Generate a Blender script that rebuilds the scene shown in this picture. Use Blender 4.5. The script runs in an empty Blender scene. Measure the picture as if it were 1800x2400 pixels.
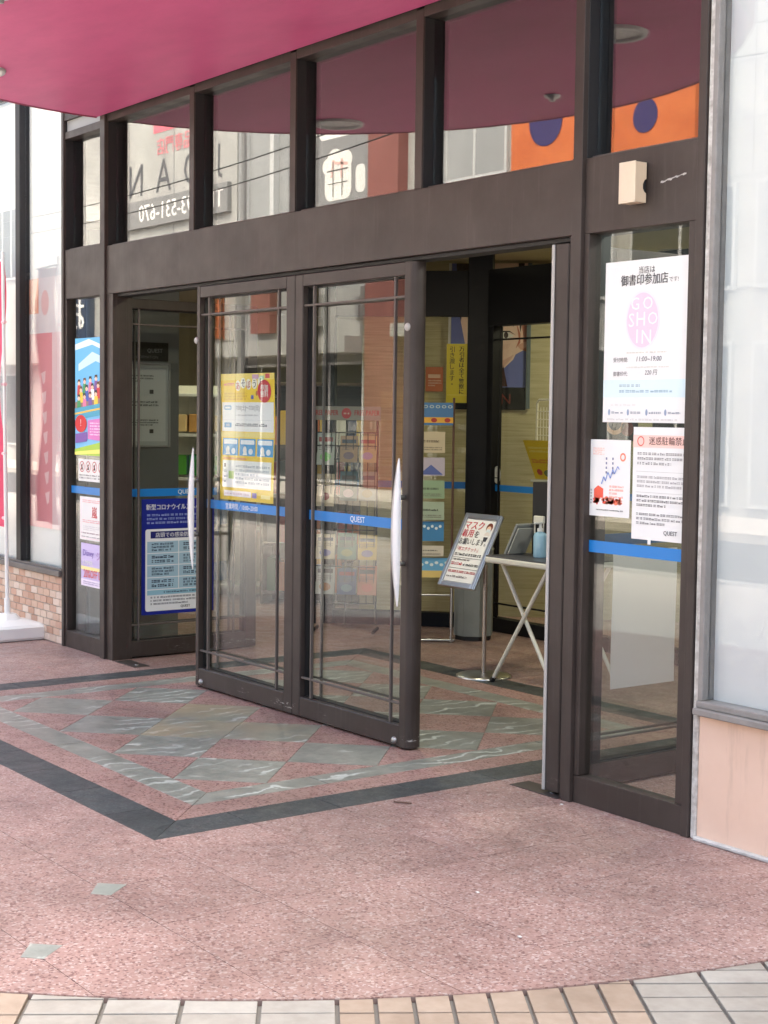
import bpy, bmesh, math, random
from mathutils import Vector, Matrix
random.seed(7)
sc = bpy.context.scene
R = math.radians
# ------------------------------------------------------------------ camera
cam = bpy.data.cameras.new('camera'); camo = bpy.data.objects.new('camera', cam)
sc.collection.objects.link(camo); sc.camera = camo
_yaw, _pit, _rol = R(143.677), R(-3.674), R(0.7207)
fw = Vector((math.cos(_yaw)*math.cos(_pit), math.sin(_yaw)*math.cos(_pit), math.sin(_pit)))
rt = Vector((math.sin(_yaw), -math.cos(_yaw), 0)); up = rt.cross(fw)
r2 = rt*math.cos(_rol) + up*math.sin(_rol); u2 = up*math.cos(_rol) - rt*math.sin(_rol)
M = Matrix((r2, u2, -fw)).transposed().to_4x4(); M.translation = Vector((8.2, -4.033, 1.487))
camo.matrix_world = M
cam.sensor_fit = 'HORIZONTAL'; cam.sensor_width = 36; cam.lens = 36*3568.56/1800
cam.clip_start = .05; cam.clip_end = 2000
# ------------------------------------------------------------------ sky, sun, exposure
SUN_EL, SUN_AZ = R(60), math.atan2(.3, .95)          # direction towards the sun, from +Y clockwise
w = bpy.data.worlds.new('World'); sc.world = w; w.use_nodes = True
nt = w.node_tree; bg = nt.nodes['Background']
sky = nt.nodes.new('ShaderNodeTexSky'); sky.sky_type = 'NISHITA'; sky.sun_disc = False
sky.sun_elevation = SUN_EL; sky.sun_rotation = SUN_AZ
sky.air_density = 0.8; sky.dust_density = 10.0; sky.ozone_density = 0.0
nt.links.new(sky.outputs[0], bg.inputs[0]); bg.inputs[1].default_value = .15
sun = bpy.data.lights.new('sun', 'SUN'); sun.energy = 0.5; sun.angle = R(110); sun.color = (1, .95, .88)
suno = bpy.data.objects.new('sun', sun); sc.collection.objects.link(suno)
sd = Vector((math.sin(SUN_AZ)*math.cos(SUN_EL), math.cos(SUN_AZ)*math.cos(SUN_EL), math.sin(SUN_EL)))
suno.rotation_euler = sd.to_track_quat('Z', 'Y').to_euler()
sc.view_settings.view_transform = 'Standard'; sc.view_settings.look = 'None'
sc.view_settings.exposure = 2.72; sc.view_settings.gamma = 1
sc.view_settings.use_white_balance = True; sc.view_settings.white_balance_temperature = 6600; sc.view_settings.white_balance_tint = 3
sc.cycles.use_denoising = True; sc.cycles.max_bounces = 9; sc.cycles.diffuse_bounces = 4
sc.cycles.glossy_bounces = 5; sc.cycles.transparent_max_bounces = 24
sc.cycles.caustics_reflective = False; sc.cycles.caustics_refractive = False
sc.cycles.sample_clamp_indirect = 6
# ------------------------------------------------------------------ helpers
COL = sc.collection
LOC = {}
def link(o, parent=None):
    COL.objects.link(o)
    if parent is not None: o.parent = parent
    return o
def tag(o, label=None, cat=None, group=None, kind=None):
    if label: o['label'] = label
    if cat: o['category'] = cat
    if group: o['group'] = group
    if kind: o['kind'] = kind
    return o
def thing(name, label, cat, loc=(0, 0, 0), group=None, rz=0):
    o = bpy.data.objects.new(name, None); o.location = loc; o.rotation_euler[2] = rz
    o.empty_display_size = .1
    link(o); tag(o, label, cat, group); LOC[o.name] = Vector(loc)
    return o
def struct(name, loc=(0, 0, 0)):
    o = bpy.data.objects.new(name, None); o.location = loc; link(o); o['kind'] = 'structure'; LOC[o.name] = Vector(loc)
    return o
class MB:
    """collects shapes; build() makes one mesh object (world coordinates unless local=True)"""
    def __init__(s): s.v = []; s.f = []; s.m = []; s.sm = []
    def add(s, vs, fs, m=0, sm=False):
        b = len(s.v); s.v += [tuple(p) for p in vs]
        for f in fs: s.f.append([i+b for i in f]); s.m.append(m); s.sm.append(sm)
        return s
    def box(s, x0, x1, y0, y1, z0, z1, m=0, c=0):
        if c <= 0:
            vs = [(x, y, z) for z in (z0, z1) for y in (y0, y1) for x in (x0, x1)]
            return s.add(vs, [(0,2,3,1),(4,5,7,6),(0,1,5,4),(2,6,7,3),(0,4,6,2),(1,3,7,5)], m)
        o = ((x0+x1)/2, (y0+y1)/2, (z0+z1)/2)
        return s.obox(o, (1,0,0), (0,1,0), (0,0,1), (abs(x1-x0)/2, abs(y1-y0)/2, abs(z1-z0)/2), m, c)
    def obox(s, o, a, b, c_, h, m=0, c=0):
        o = Vector(o); A = [Vector(a), Vector(b), Vector(c_)]
        c = min(c, min(h)*.49)
        vs = []; idx = {}
        for sx in (-1, 1):
            for sy in (-1, 1):
                for sz in (-1, 1):
                    for k in range(3):
                        d = [h[0]-c, h[1]-c, h[2]-c]; d[k] = h[k]
                        idx[(sx, sy, sz, k)] = len(vs)
                        vs.append(o + A[0]*sx*d[0] + A[1]*sy*d[1] + A[2]*sz*d[2])
        fs = []
        for k in range(3):
            i, j = [q for q in range(3) if q != k]
            for sg in (-1, 1):
                def key(p, q, kk=k):
                    t = [0,0,0]; t[k] = sg; t[i] = p; t[j] = q; return idx[(*t, kk)]
                fs.append([key(-1,-1), key(1,-1), key(1,1), key(-1,1)])
        if c > 0:
            for k in range(3):       # edges along axis k
                i, j = [q for q in range(3) if q != k]
                for p in (-1, 1):
                    for q in (-1, 1):
                        def key(e, kk):
                            t = [0,0,0]; t[k] = e; t[i] = p; t[j] = q; return idx[(*t, kk)]
                        fs.append([key(-1,i), key(1,i), key(1,j), key(-1,j)])
            for sx in (-1, 1):
                for sy in (-1, 1):
                    for sz in (-1, 1): fs.append([idx[(sx,sy,sz,k)] for k in range(3)])
        return s.add(vs, fs, m)
    def tube(s, p0, p1, r, n=12, m=0, r1=None, cap=True):
        p0, p1 = Vector(p0), Vector(p1); d = (p1-p0).normalized()
        a = d.orthogonal().normalized(); b = d.cross(a); r1 = r if r1 is None else r1
        vs = [p + (a*math.cos(2*math.pi*i/n) + b*math.sin(2*math.pi*i/n))*q for p, q in ((p0, r), (p1, r1)) for i in range(n)]
        s.add(vs, [(i, (i+1) % n, n+(i+1) % n, n+i) for i in range(n)], m, True)
        if cap: s.add(vs, [tuple(range(n))[::-1], tuple(range(n, 2*n))], m)
        return s
    def path(s, pts, r, n=8, m=0):
        for a, b in zip(pts[:-1], pts[1:]): s.tube(a, b, r, n, m)
        return s
    def lathe(s, o, prof, n=28, m=0, axis=(0,0,1)):
        o = Vector(o); ax = Vector(axis).normalized(); a = ax.orthogonal().normalized(); b = ax.cross(a)
        vs = [o + ax*z + (a*math.cos(2*math.pi*i/n) + b*math.sin(2*math.pi*i/n))*r for r, z in prof for i in range(n)]
        fs = [(k*n+i, k*n+(i+1) % n, (k+1)*n+(i+1) % n, (k+1)*n+i) for k in range(len(prof)-1) for i in range(n)]
        return s.add(vs, fs, m, True)
    def slab(s, poly, z0, z1, c=.002, m=0):
        """polygon (CCW) prism with a chamfered top, open below"""
        n = len(poly); cx = sum(p[0] for p in poly)/n; cy = sum(p[1] for p in poly)/n
        rad = max(.001, min(math.hypot(p[0]-cx, p[1]-cy) for p in poly)); k = 1-min(.3, c*1.4/rad)
        top = [(cx+(p[0]-cx)*k, cy+(p[1]-cy)*k, z1) for p in poly]
        vs = [(p[0], p[1], z0) for p in poly] + [(p[0], p[1], z1-c*.6) for p in poly] + top
        fs = [(i, (i+1) % n, n+(i+1) % n, n+i) for i in range(n)] + [(n+i, n+(i+1) % n, 2*n+(i+1) % n, 2*n+i) for i in range(n)]
        fs.append(tuple(range(2*n, 3*n)))
        return s.add(vs, fs, m)
    def prism(s, poly, o, a, b, d, m=0):
        """2-D polygon in the (a, b) frame at o, extruded by vector d"""
        o, a, b, d = Vector(o), Vector(a), Vector(b), Vector(d); n = len(poly)
        p0 = [o+a*x+b*y for x, y in poly]; vs = p0+[p+d for p in p0]
        return s.add(vs, [tuple(range(n))[::-1], tuple(range(n, 2*n))] + [(i, (i+1) % n, n+(i+1) % n, n+i) for i in range(n)], m)
    def build(s, name, mats, parent=None, local=False, fix=True):
        me = bpy.data.meshes.new(name)
        off = Vector((0,0,0))
        p = parent
        while p is not None and not local:
            off += LOC.get(p.name, Vector((0,0,0))); p = p.parent
        me.from_pydata([(a[0]-off.x, a[1]-off.y, a[2]-off.z) for a in s.v], [], s.f)
        if not isinstance(mats, (list, tuple)): mats = [mats]
        for mt in mats: me.materials.append(mt)
        me.polygons.foreach_set('material_index', s.m); me.polygons.foreach_set('use_smooth', s.sm)
        me.update()
        if fix:
            bm = bmesh.new(); bm.from_mesh(me); bmesh.ops.recalc_face_normals(bm, faces=bm.faces); bm.to_mesh(me); bm.free()
        return link(bpy.data.objects.new(name, me), parent)
def srgb(r, g, b):
    f = lambda c: c/12.92 if c <= .04045 else ((c+.055)/1.055)**2.4
    return (f(r/255), f(g/255), f(b/255), 1)
# ------------------------------------------------------------------ materials
def mat(name, col, rough=.5, metal=0, spec=.5):
    m = bpy.data.materials.new(name); m.use_nodes = True
    p = m.node_tree.nodes['Principled BSDF']
    p.inputs['Base Color'].default_value = (*col[:3], 1); p.inputs['Roughness'].default_value = rough
    p.inputs['Metallic'].default_value = metal; p.inputs['Specular IOR Level'].default_value = spec
    return m
def nodes(m): return m.node_tree.nodes, m.node_tree.links, m.node_tree.nodes['Principled BSDF']
def N(m, t, **kw):
    n = m.node_tree.nodes.new(t)
    for k, v in kw.items():
        if k in n.inputs: n.inputs[k].default_value = v
        else: setattr(n, k, v)
    return n
def ramp(m, src, stops, interp='LINEAR'):
    r = N(m, 'ShaderNodeValToRGB'); e = r.color_ramp; e.interpolation = interp
    while len(e.elements) < len(stops): e.elements.new(.5)
    for el, (p, c) in zip(e.elements, stops): el.position = p; el.color = (*c[:3], 1)
    m.node_tree.links.new(src, r.inputs[0]); return r.outputs[0]
def mixc(m, fac, a, b, mode='MIX'):
    n = N(m, 'ShaderNodeMix'); n.data_type = 'RGBA'; n.blend_type = mode
    L = m.node_tree.links
    for i, v in ((0, fac), (6, a), (7, b)):
        if hasattr(v, 'is_linked'): L.new(v, n.inputs[i])
        elif i == 0: n.inputs[0].default_value = v
        else: n.inputs[i].default_value = (*v[:3], 1)
    return n.outputs[2]
def coord(m, kind='Object', scale=(1,1,1)):
    t = N(m, 'ShaderNodeTexCoord'); mp = N(m, 'ShaderNodeMapping'); mp.inputs['Scale'].default_value = scale
    m.node_tree.links.new(t.outputs[kind], mp.inputs[0]); return mp.outputs[0]
def worldpos(m, scale=(1,1,1)):
    t = N(m, 'ShaderNodeNewGeometry'); mp = N(m, 'ShaderNodeMapping'); mp.inputs['Scale'].default_value = scale
    m.node_tree.links.new(t.outputs['Position'], mp.inputs[0]); return mp.outputs[0]
def noise(m, vec, scale, detail=4, rough=.55, out=0):
    n = N(m, 'ShaderNodeTexNoise'); n.inputs['Scale'].default_value = scale; n.inputs['Detail'].default_value = detail
    n.inputs['Roughness'].default_value = rough; m.node_tree.links.new(vec, n.inputs['Vector']); return n.outputs[out]
def bump(m, h, strength=.2, dist=.002):
    b = N(m, 'ShaderNodeBump'); b.inputs['Strength'].default_value = strength; b.inputs['Distance'].default_value = dist
    m.node_tree.links.new(h, b.inputs['Height']); m.node_tree.links.new(b.outputs[0], m.node_tree.nodes['Principled BSDF'].inputs['Normal'])
def granite(name, stops, dark, pale, rough=.42, vary=.18, dirt=.35):
    m = mat(name, stops[0], rough); n, L, p = nodes(m); v = worldpos(m)
    f = noise(m, v, 75, 5, .72); c = ramp(m, f, [(.32, stops[0]), (.5, stops[1]), (.68, stops[2])])
    vo = N(m, 'ShaderNodeTexVoronoi', Scale=140.0); L.new(v, vo.inputs['Vector'])
    sp = N(m, 'ShaderNodeSeparateColor'); L.new(vo.outputs['Color'], sp.inputs[0])
    dk = ramp(m, sp.outputs[0], [(.0, (1,1,1)), (.16, (1,1,1)), (.2, (0,0,0))])
    lt = ramp(m, sp.outputs[1], [(.84, (0,0,0)), (.9, (1,1,1))])
    c = mixc(m, dk, c, dark); c = mixc(m, lt, c, pale)
    big = ramp(m, noise(m, v, 1.1, 5, .6), [(.3, (1-dirt,)*3), (.62, (1,1,1))])
    c = mixc(m, 1, c, big, 'MULTIPLY')
    oi = N(m, 'ShaderNodeObjectInfo'); rv = ramp(m, oi.outputs['Random'], [(0, (1-vary,)*3), (1, (1,1,1))])
    c = mixc(m, 1, c, rv, 'MULTIPLY')
    gum = ramp(m, noise(m, v, 7, 3, .5), [(.7, (1,1,1)), (.74, (.72,)*3)]); c = mixc(m, 1, c, gum, 'MULTIPLY')
    blot = ramp(m, noise(m, v, 3.2, 8, .75), [(.35, (.82,)*3), (.6, (1,1,1))]); c = mixc(m, 1, c, blot, 'MULTIPLY')
    L.new(c, p.inputs['Base Color'])
    rr = ramp(m, noise(m, v, 9, 4), [(.3, (rough-.1,)*3), (.7, (rough+.18,)*3)]); L.new(rr, p.inputs['Roughness'])
    bump(m, f, .12, .001)
    return m
MG_PINK = granite('pink_granite', [(.325,.195,.17), (.405,.255,.225), (.47,.315,.285)], (.24,.13,.115), (.53,.41,.38), vary=.09)
MG_RED = granite('red_granite', [(.33,.19,.16), (.42,.255,.22), (.5,.32,.28)], (.18,.075,.065), (.48,.31,.28), .38, .12, .25)
MG_BAND = granite('dark_stone', [(.05,.055,.057), (.062,.068,.07), (.078,.085,.086)], (.04,.045,.047), (.1,.11,.11), .45, .22, .2)
def marble(name, a, b, rust=None):
    m = mat(name, a, .34); n, L, p = nodes(m); v = worldpos(m)
    oi = N(m, 'ShaderNodeObjectInfo'); ad = N(m, 'ShaderNodeVectorMath', operation='ADD')
    sc_ = N(m, 'ShaderNodeMath', operation='MULTIPLY'); sc_.inputs[1].default_value = 37
    L.new(oi.outputs['Random'], sc_.inputs[0]); L.new(v, ad.inputs[0]); L.new(sc_.outputs[0], ad.inputs[1]); v2 = ad.outputs[0]
    wv = N(m, 'ShaderNodeTexWave'); wv.inputs['Scale'].default_value = 3.2; wv.inputs['Distortion'].default_value = 9; wv.inputs['Detail'].default_value = 5
    wv.inputs['Detail Scale'].default_value = 1.6; L.new(v2, wv.inputs['Vector'])
    c = ramp(m, noise(m, v2, 9, 9, .75), [(.34, a), (.66, b)])
    vein = ramp(m, wv.outputs['Fac'], [(.84, (0,0,0)), (.98, (1,1,1))])
    br = ramp(m, noise(m, v2, 3, 3), [(.46, (0,0,0)), (.62, (1,1,1))])
    vm = mixc(m, 1, vein, br, 'MULTIPLY'); c = mixc(m, vm, c, (.56,.58,.54))
    dk = ramp(m, noise(m, v2, 14, 6, .7), [(.62, (1,1,1)), (.75, (.62,)*3)]); c = mixc(m, 1, c, dk, 'MULTIPLY')
    if rust:
        rf = ramp(m, noise(m, v2, 2.2, 4), [(.45, (0,0,0)), (.7, (.8,)*3)]); c = mixc(m, rf, c, rust)
    L.new(c, p.inputs['Base Color']); bump(m, noise(m, v, 40, 4), .06, .001)
    return m
MG_GREEN = marble('green_marble', (.165,.172,.145), (.31,.305,.265))
MG_INLAY = marble('dark_green_marble', (.22,.235,.21), (.31,.32,.285))
MG_RUST = marble('rusty_green_marble', (.19,.2,.16), (.3,.29,.23), (.36,.27,.16))
M_MORTAR = mat('mortar', (.24,.165,.145), .9)
def brown_metal(name, col, wear=False):
    m = mat(name, col, .42, .0, .32); n, L, p = nodes(m); v = worldpos(m)
    dust = ramp(m, noise(m, v, 2.5, 6, .65), [(.35, (0,0,0)), (.8, (.22,)*3)])
    c = mixc(m, dust, col, (.15,.125,.115))
    st = noise(m, worldpos(m, (14, 14, .8)), 3, 5, .7); sf = ramp(m, st, [(.55, (0,0,0)), (.8, (.16,)*3)]); c = mixc(m, sf, c, (.19,.165,.15))
    if wear:
        s2 = ramp(m, noise(m, worldpos(m, (9, 9, 55)), 2.2, 8, .75), [(.56, (0,0,0)), (.585, (1,1,1))])
        sx = N(m, 'ShaderNodeSeparateXYZ'); L.new(worldpos(m), sx.inputs[0])
        band = ramp(m, sx.outputs[2], [(.03, (0,0,0)), (.045, (1,1,1)), (.058, (1,1,1)), (.07, (0,0,0))])
        ms = ramp(m, noise(m, worldpos(m, (1, 1, .05)), 1.9, 2), [(.5, (0,0,0)), (.58, (1,1,1))])
        c = mixc(m, mixc(m, 1, mixc(m, 1, s2, band, 'MULTIPLY'), ms, 'MULTIPLY'), c, (.5,.48,.45))
    L.new(c, p.inputs['Base Color'])
    rr = ramp(m, noise(m, v, 6, 5), [(.3, (.34,)*3), (.75, (.55,)*3)]); L.new(rr, p.inputs['Roughness'])
    return m
M_BR = brown_metal('brown_aluminium', (.040,.0295,.0255))
M_BRW = brown_metal('brown_aluminium_scuffed', (.040,.0295,.0255), True)
M_BRD = brown_metal('brown_aluminium_bar', (.11,.092,.082))
M_DARK = mat('dull_black', (.012,.011,.012), .55)
M_BLACKF = mat('black_frame', (.004,.004,.006), .5, 0, .25)
def glass_mat(name, r0, tint=(.93,.96,.95)):
    """pane of clear plate glass: see-through, mirror share after Schlick from the facing angle (both faces alike)"""
    m = bpy.data.materials.new(name); m.use_nodes = True; n = m.node_tree.nodes; L = m.node_tree.links
    n.remove(n['Principled BSDF']); out = n['Material Output']
    tr = N(m, 'ShaderNodeBsdfTransparent'); tr.inputs[0].default_value = (*tint, 1)
    gl = N(m, 'ShaderNodeBsdfGlossy'); gl.inputs['Roughness'].default_value = .004; gl.inputs[0].default_value = (1,1,1,1)
    lw = N(m, 'ShaderNodeLayerWeight'); lw.inputs[0].default_value = .5
    pw = N(m, 'ShaderNodeMath', operation='POWER'); pw.inputs[1].default_value = 5; L.new(lw.outputs['Facing'], pw.inputs[0])
    ma = N(m, 'ShaderNodeMath', operation='MULTIPLY_ADD'); ma.inputs[1].default_value = 1-r0; ma.inputs[2].default_value = r0; L.new(pw.outputs[0], ma.inputs[0])
    nz = noise(m, worldpos(m), 1.6, 2); b = N(m, 'ShaderNodeBump'); b.inputs['Strength'].default_value = .005; b.inputs['Distance'].default_value = .02
    L.new(nz, b.inputs['Height']); L.new(b.outputs[0], gl.inputs['Normal'])
    mx = N(m, 'ShaderNodeMixShader'); L.new(ma.outputs[0], mx.inputs[0]); L.new(tr.outputs[0], mx.inputs[1]); L.new(gl.outputs[0], mx.inputs[2])
    L.new(mx.outputs[0], out.inputs[0]); return m
M_GLASS = glass_mat('door_glass', .062, (.92,.945,.935))
M_TRANSOM = glass_mat('transom_glass', .14, (.8,.82,.82))
M_WINDOW = glass_mat('shop_window_glass', .05, (.985,.99,.99))
M_INNER = glass_mat('inner_glass', .02, (.95,.96,.93))
M_STEEL = mat('steel', (.62,.62,.61), .28, 1)
M_WHITEP = mat('white_plastic', (.78,.78,.76), .35)
M_HANDLE = mat('white_handle', (.8,.8,.8), .22)
M_SEAL = mat('pale_seal', (.4,.39,.37), .4)
M_CAULK = None
def rough_mat(name, a, b, scale, rough=.8, bs=.3, bd=.003, stretch=(1,1,1)):
    m = mat(name, a, rough); n, L, p = nodes(m); v = worldpos(m, stretch)
    f = noise(m, v, scale, 6, .65); L.new(ramp(m, f, [(.3, a), (.7, b)]), p.inputs['Base Color']); bump(m, f, bs, bd); return m
M_CAULK = rough_mat('old_caulk', (.3,.27,.24), (.72,.7,.66), 22, .8, .5)
M_PEACH = rough_mat('peach_plaster', (.74,.52,.40), (.8,.585,.465), 3, .75, .1)
n_, L_, p_ = nodes(M_PEACH); src_ = p_.inputs['Base Color'].links[0].from_socket
L_.new(mixc(M_PEACH, ramp(M_PEACH, noise(M_PEACH, worldpos(M_PEACH, (9, 9, 1.2)), 1.3, 7, .7), [(.56, (0,0,0)), (.8, (.5,)*3)]), src_, (.4,.27,.2)), p_.inputs['Base Color'])
M_FILM = rough_mat('white_window_film', (.6,.64,.64), (.7,.73,.73), 1.2, .55, .0)
def canopy_mat():
    m = rough_mat('pink_canopy_paint', (.74,.13,.33), (.8,.155,.37), 2.2, .5, .1, .004, (1,1,1))
    n, L, p = nodes(m)
    bump(m, noise(m, worldpos(m), 70, 3, .6), .22, .004)
    st_ = ramp(m, noise(m, worldpos(m, (1, 2.5, 1)), 1.1, 7, .7), [(.4, (1,1,1)), (.72, (.86,.84,.84))])
    L.new(mixc(m, 1, p.inputs['Base Color'].links[0].from_socket, st_, 'MULTIPLY'), p.inputs['Base Color'])
    return m
M_CANOPY = canopy_mat()  # dulled by dust
M_RIM = mat('crimson_rim', (.33,.012,.065), .4)
M_TAPE = mat('blue_tape', (.01,.19,.56), .4)
M_TAPED = M_TAPE
_pc = {}
def paper(c):
    c = tuple(round(x, 3) for x in c[:3])
    if c not in _pc: _pc[c] = mat('print_%02d' % len(_pc), c, .45, 0, .35)
    return _pc[c]
def P(r, g, b): return srgb(r, g, b)[:3]
# ------------------------------------------------------------------ printed matter
_tc = {}
def text2d(body, bold=0):
    key = (body, bold)
    if key in _tc: return _tc[key]
    c = bpy.data.curves.new('text', 'FONT'); c.body = body; c.size = 1; c.resolution_u = 2; c.offset = bold
    o = bpy.data.objects.new('text', c); COL.objects.link(o)
    dg = bpy.context.evaluated_depsgraph_get(); dg.update()
    me = bpy.data.meshes.new_from_object(o.evaluated_get(dg))
    vs = [(v.co.x, v.co.y) for v in me.vertices]; fs = [tuple(p.vertices) for p in me.polygons]
    bpy.data.objects.remove(o); bpy.data.curves.remove(c); bpy.data.meshes.remove(me)
    if not vs: vs, fs = [(0,0),(1,0),(1,1)], []
    x0 = min(v[0] for v in vs); x1 = max(v[0] for v in vs); y0 = min(v[1] for v in vs); y1 = max(v[1] for v in vs)
    _tc[key] = ([((x-x0), (y-y0)) for x, y in vs], fs, max(1e-6, x1-x0), max(1e-6, y1-y0)); return _tc[key]
class Print:
    """flat print on a sheet: origin O (bottom left), unit right a, unit up b, normal n; u,v in metres/size fractions"""
    def __init__(s, O, a, b, w, h, curl=None, step=.0005):
        s.O, s.a, s.b = Vector(O), Vector(a).normalized(), Vector(b).normalized(); s.n = s.a.cross(s.b)
        s.w, s.h = w, h; s.curl = curl; s.mb = {}; s.mats = []; s.k = 0; s.step = step
        s.g = MB(); s.t = MB()
    def pt(s, u, v, k):
        d = s.curl(u, v) if s.curl else 0
        return s.O + s.a*(u*s.w) + s.b*(v*s.h) + s.n*(d + k*s.step)
    def mi(s, c):
        m = paper(c)
        if m not in s.mats: s.mats.append(m)
        return s.mats.index(m)
    def r(s, u0, v0, u1, v1, c, k=1):
        nu = max(1, int(abs(u1-u0)*6)) if s.curl else 1; nv = max(1, int(abs(v1-v0)*28)) if s.curl else 1
        vs = [s.pt(u0+(u1-u0)*i/nu, v0+(v1-v0)*j/nv, k) for j in range(nv+1) for i in range(nu+1)]
        s.g.add(vs, [(j*(nu+1)+i, j*(nu+1)+i+1, (j+1)*(nu+1)+i+1, (j+1)*(nu+1)+i) for j in range(nv) for i in range(nu)], s.mi(c)); return s
    def rr(s, u0, v0, u1, v1, rad, c, k=1):
        """rounded rectangle, rad in metres"""
        ru, rv = rad/s.w, rad/s.h; pts = []
        for cx, cy, a0 in ((u1-ru, v0+rv, -90), (u1-ru, v1-rv, 0), (u0+ru, v1-rv, 90), (u0+ru, v0+rv, 180)):
            for i in range(5): t = R(a0+i*22.5); pts.append((cx+ru*math.cos(t), cy+rv*math.sin(t)))
        return s.poly(pts, c, k)
    def e(s, cu, cv, ru, rv, c, k=2, n=28):
        return s.poly([(cu+ru*math.cos(2*math.pi*i/n), cv+rv*math.sin(2*math.pi*i/n)) for i in range(n)], c, k)
    def ring(s, cu, cv, ru, rv, t, c, k=2, n=28):
        vs = []
        for q in (1, 1-t):
            vs += [s.pt(cu+q*ru*math.cos(2*math.pi*i/n), cv+q*rv*math.sin(2*math.pi*i/n), k) for i in range(n)]
        s.g.add(vs, [(i, (i+1) % n, n+(i+1) % n, n+i) for i in range(n)], s.mi(c)); return s
    def poly(s, pts, c, k=2):
        s.g.add([s.pt(u, v, k) for u, v in pts], [tuple(range(len(pts)))], s.mi(c)); return s
    def text(s, body, u, v, h, c, w=None, al='l', k=3, bold=0, slant=0):
        """lower-left at (u,v); h glyph height in metres; w maximum width in metres (squeezes)"""
        vs, fs, W, H = text2d(body); sy = h/H if H > .35 else h/.75; sx = sy
        if w and W*sx > w: sx = w/W
        off = {'l': 0, 'c': -W*sx/2, 'r': -W*sx}[al]
        for i, dx in enumerate((-bold, bold) if bold else (0,)):     # heavier weight: struck twice
            s.t.add([s.pt(u+(off+(x+dx*1.3)*sx+slant*y*sy)/s.w, v+y*sy/s.h, k+i*.4) for x, y in vs], fs, s.mi(c))
        return s
    def vtext(s, body, u, v, h, c, k=3, bold=0, gap=1.12):
        """vertical text starting at top (u centre, v top)"""
        y = v
        for ch in body:
            vs, fs, W, H = text2d(ch); q = h/.86
            sy = q; off = -W*q/2
            cy = y - (h + H*q)/2/s.h
            for i, dx in enumerate((-bold, bold) if bold else (0,)): s.t.add([s.pt(u+(off+(x_+dx*1.3)*q)/s.w, cy+y_*sy/s.h, k+i*.4) for x_, y_ in vs], fs, s.mi(c))
            y -= h*gap/s.h
        return s
    def dashes(s, u0, v0, u1, v1, n, c, fill=.6, k=3):
        """rows of small print too fine to read"""
        rows = n; dv = (v1-v0)/rows
        for i in range(rows):
            v = v1-(i+.8)*dv; u = u0; end = u1 if i % 3 != 2 else u0+(u1-u0)*random.uniform(.5, .95)
            while u < end:
                L_ = random.uniform(.012, .05)
                for q in range(2):
                    hv = dv*fill*(.42 if random.random() < .8 else .3)
                    s.g.add([s.pt(a, b_, k) for a, b_ in ((u, v+q*hv*1.15), (min(end, u+L_), v+q*hv*1.15), (min(end, u+L_), v+q*hv*1.15+hv*.75), (u, v+q*hv*1.15+hv*.75))], [(0,1,2,3)], s.mi(c))
                u += L_+random.choice((.006, .006, .02))
        return s
    def done(s, parent, gname='printed_picture', tname='lettering'):
        if s.g.f: s.g.build(gname, s.mats, parent, fix=False)['kind'] = 'stuff'
        if s.t.f: s.t.build(tname, s.mats, parent, fix=False)['kind'] = 'stuff'
def sheet(name, label, cat, O, a, b, w, h, base=(.8,.8,.79), curl=None, group=None, th=.0008):
    """a poster or card: thing > sheet, and a Print to draw on"""
    a = Vector(a).normalized(); b = Vector(b).normalized(); O = Vector(O); n = a.cross(b)
    t = thing(name, label, cat, O, group)
    nu, nv = (4, 28) if curl else (1, 1); m = MB()
    f = curl or (lambda u, v: 0)
    for kk in (0, -th):
        vs = [O+a*(w*i/nu)+b*(h*j/nv)+n*(f(i/nu, j/nv)+kk) for j in range(nv+1) for i in range(nu+1)]
        m.add(vs, [(j*(nu+1)+i, j*(nu+1)+i+1, (j+1)*(nu+1)+i+1, (j+1)*(nu+1)+i) for j in range(nv) for i in range(nu)])
    m.build('sheet', paper(base), t, fix=False)
    return t, Print(O, a, b, w, h, curl)
X, Y, Z = Vector((1,0,0)), Vector((0,1,0)), Vector((0,0,1))
# ================================================================== GROUND
CX, CY, CR = 1.96, 0.0, 3.64          # centre and radius of the round granite forecourt
def clip(poly, a, b):
    """keep the left side of line a->b"""
    out = []
    n = len(poly)
    side = lambda p: (b[0]-a[0])*(p[1]-a[1])-(b[1]-a[1])*(p[0]-a[0])
    for i in range(n):
        p, q = poly[i], poly[(i+1) % n]; sp, sq = side(p), side(q)
        if sp >= 0: out.append(p)
        if (sp > 0 > sq) or (sp < 0 < sq):
            t = sp/(sp-sq); out.append((p[0]+(q[0]-p[0])*t, p[1]+(q[1]-p[1])*t))
    return out
def clip_convex(poly, hull):
    for i in range(len(hull)):
        poly = clip(poly, hull[i], hull[(i+1) % len(hull)])
        if len(poly) < 3: return []
    return poly
def area(p): return sum(p[i][0]*p[(i+1) % len(p)][1]-p[(i+1) % len(p)][0]*p[i][1] for i in range(len(p)))/2
def shrink(poly, d):
    n = len(poly); cx = sum(p[0] for p in poly)/n; cy = sum(p[1] for p in poly)/n
    out = []
    for p in poly:
        L_ = math.hypot(p[0]-cx, p[1]-cy); k = max(.2, 1-d*1.3/max(L_, .01)); out.append((cx+(p[0]-cx)*k, cy+(p[1]-cy)*k))
    return out
HULL = [(CX+CR*math.cos(2*math.pi*i/120), CY+CR*math.sin(2*math.pi*i/120)) for i in range(120)]
M_PAVE = rough_mat('far_paving', (.44,.4,.37), (.54,.5,.46), 6, .85)
M_ROAD = rough_mat('asphalt', (.045,.045,.047), (.065,.065,.066), 30, .9)
M_BED = mat('tile_bedding', (.2,.185,.17), .9)
M_KERB = rough_mat('kerb_stone', (.33,.32,.31), (.42,.41,.4), 12, .85)
g = MB(); g.box(-300, 300, -300, 300, -.6, -.4); tag(g.build('ground', M_PAVE), kind='structure')
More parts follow.
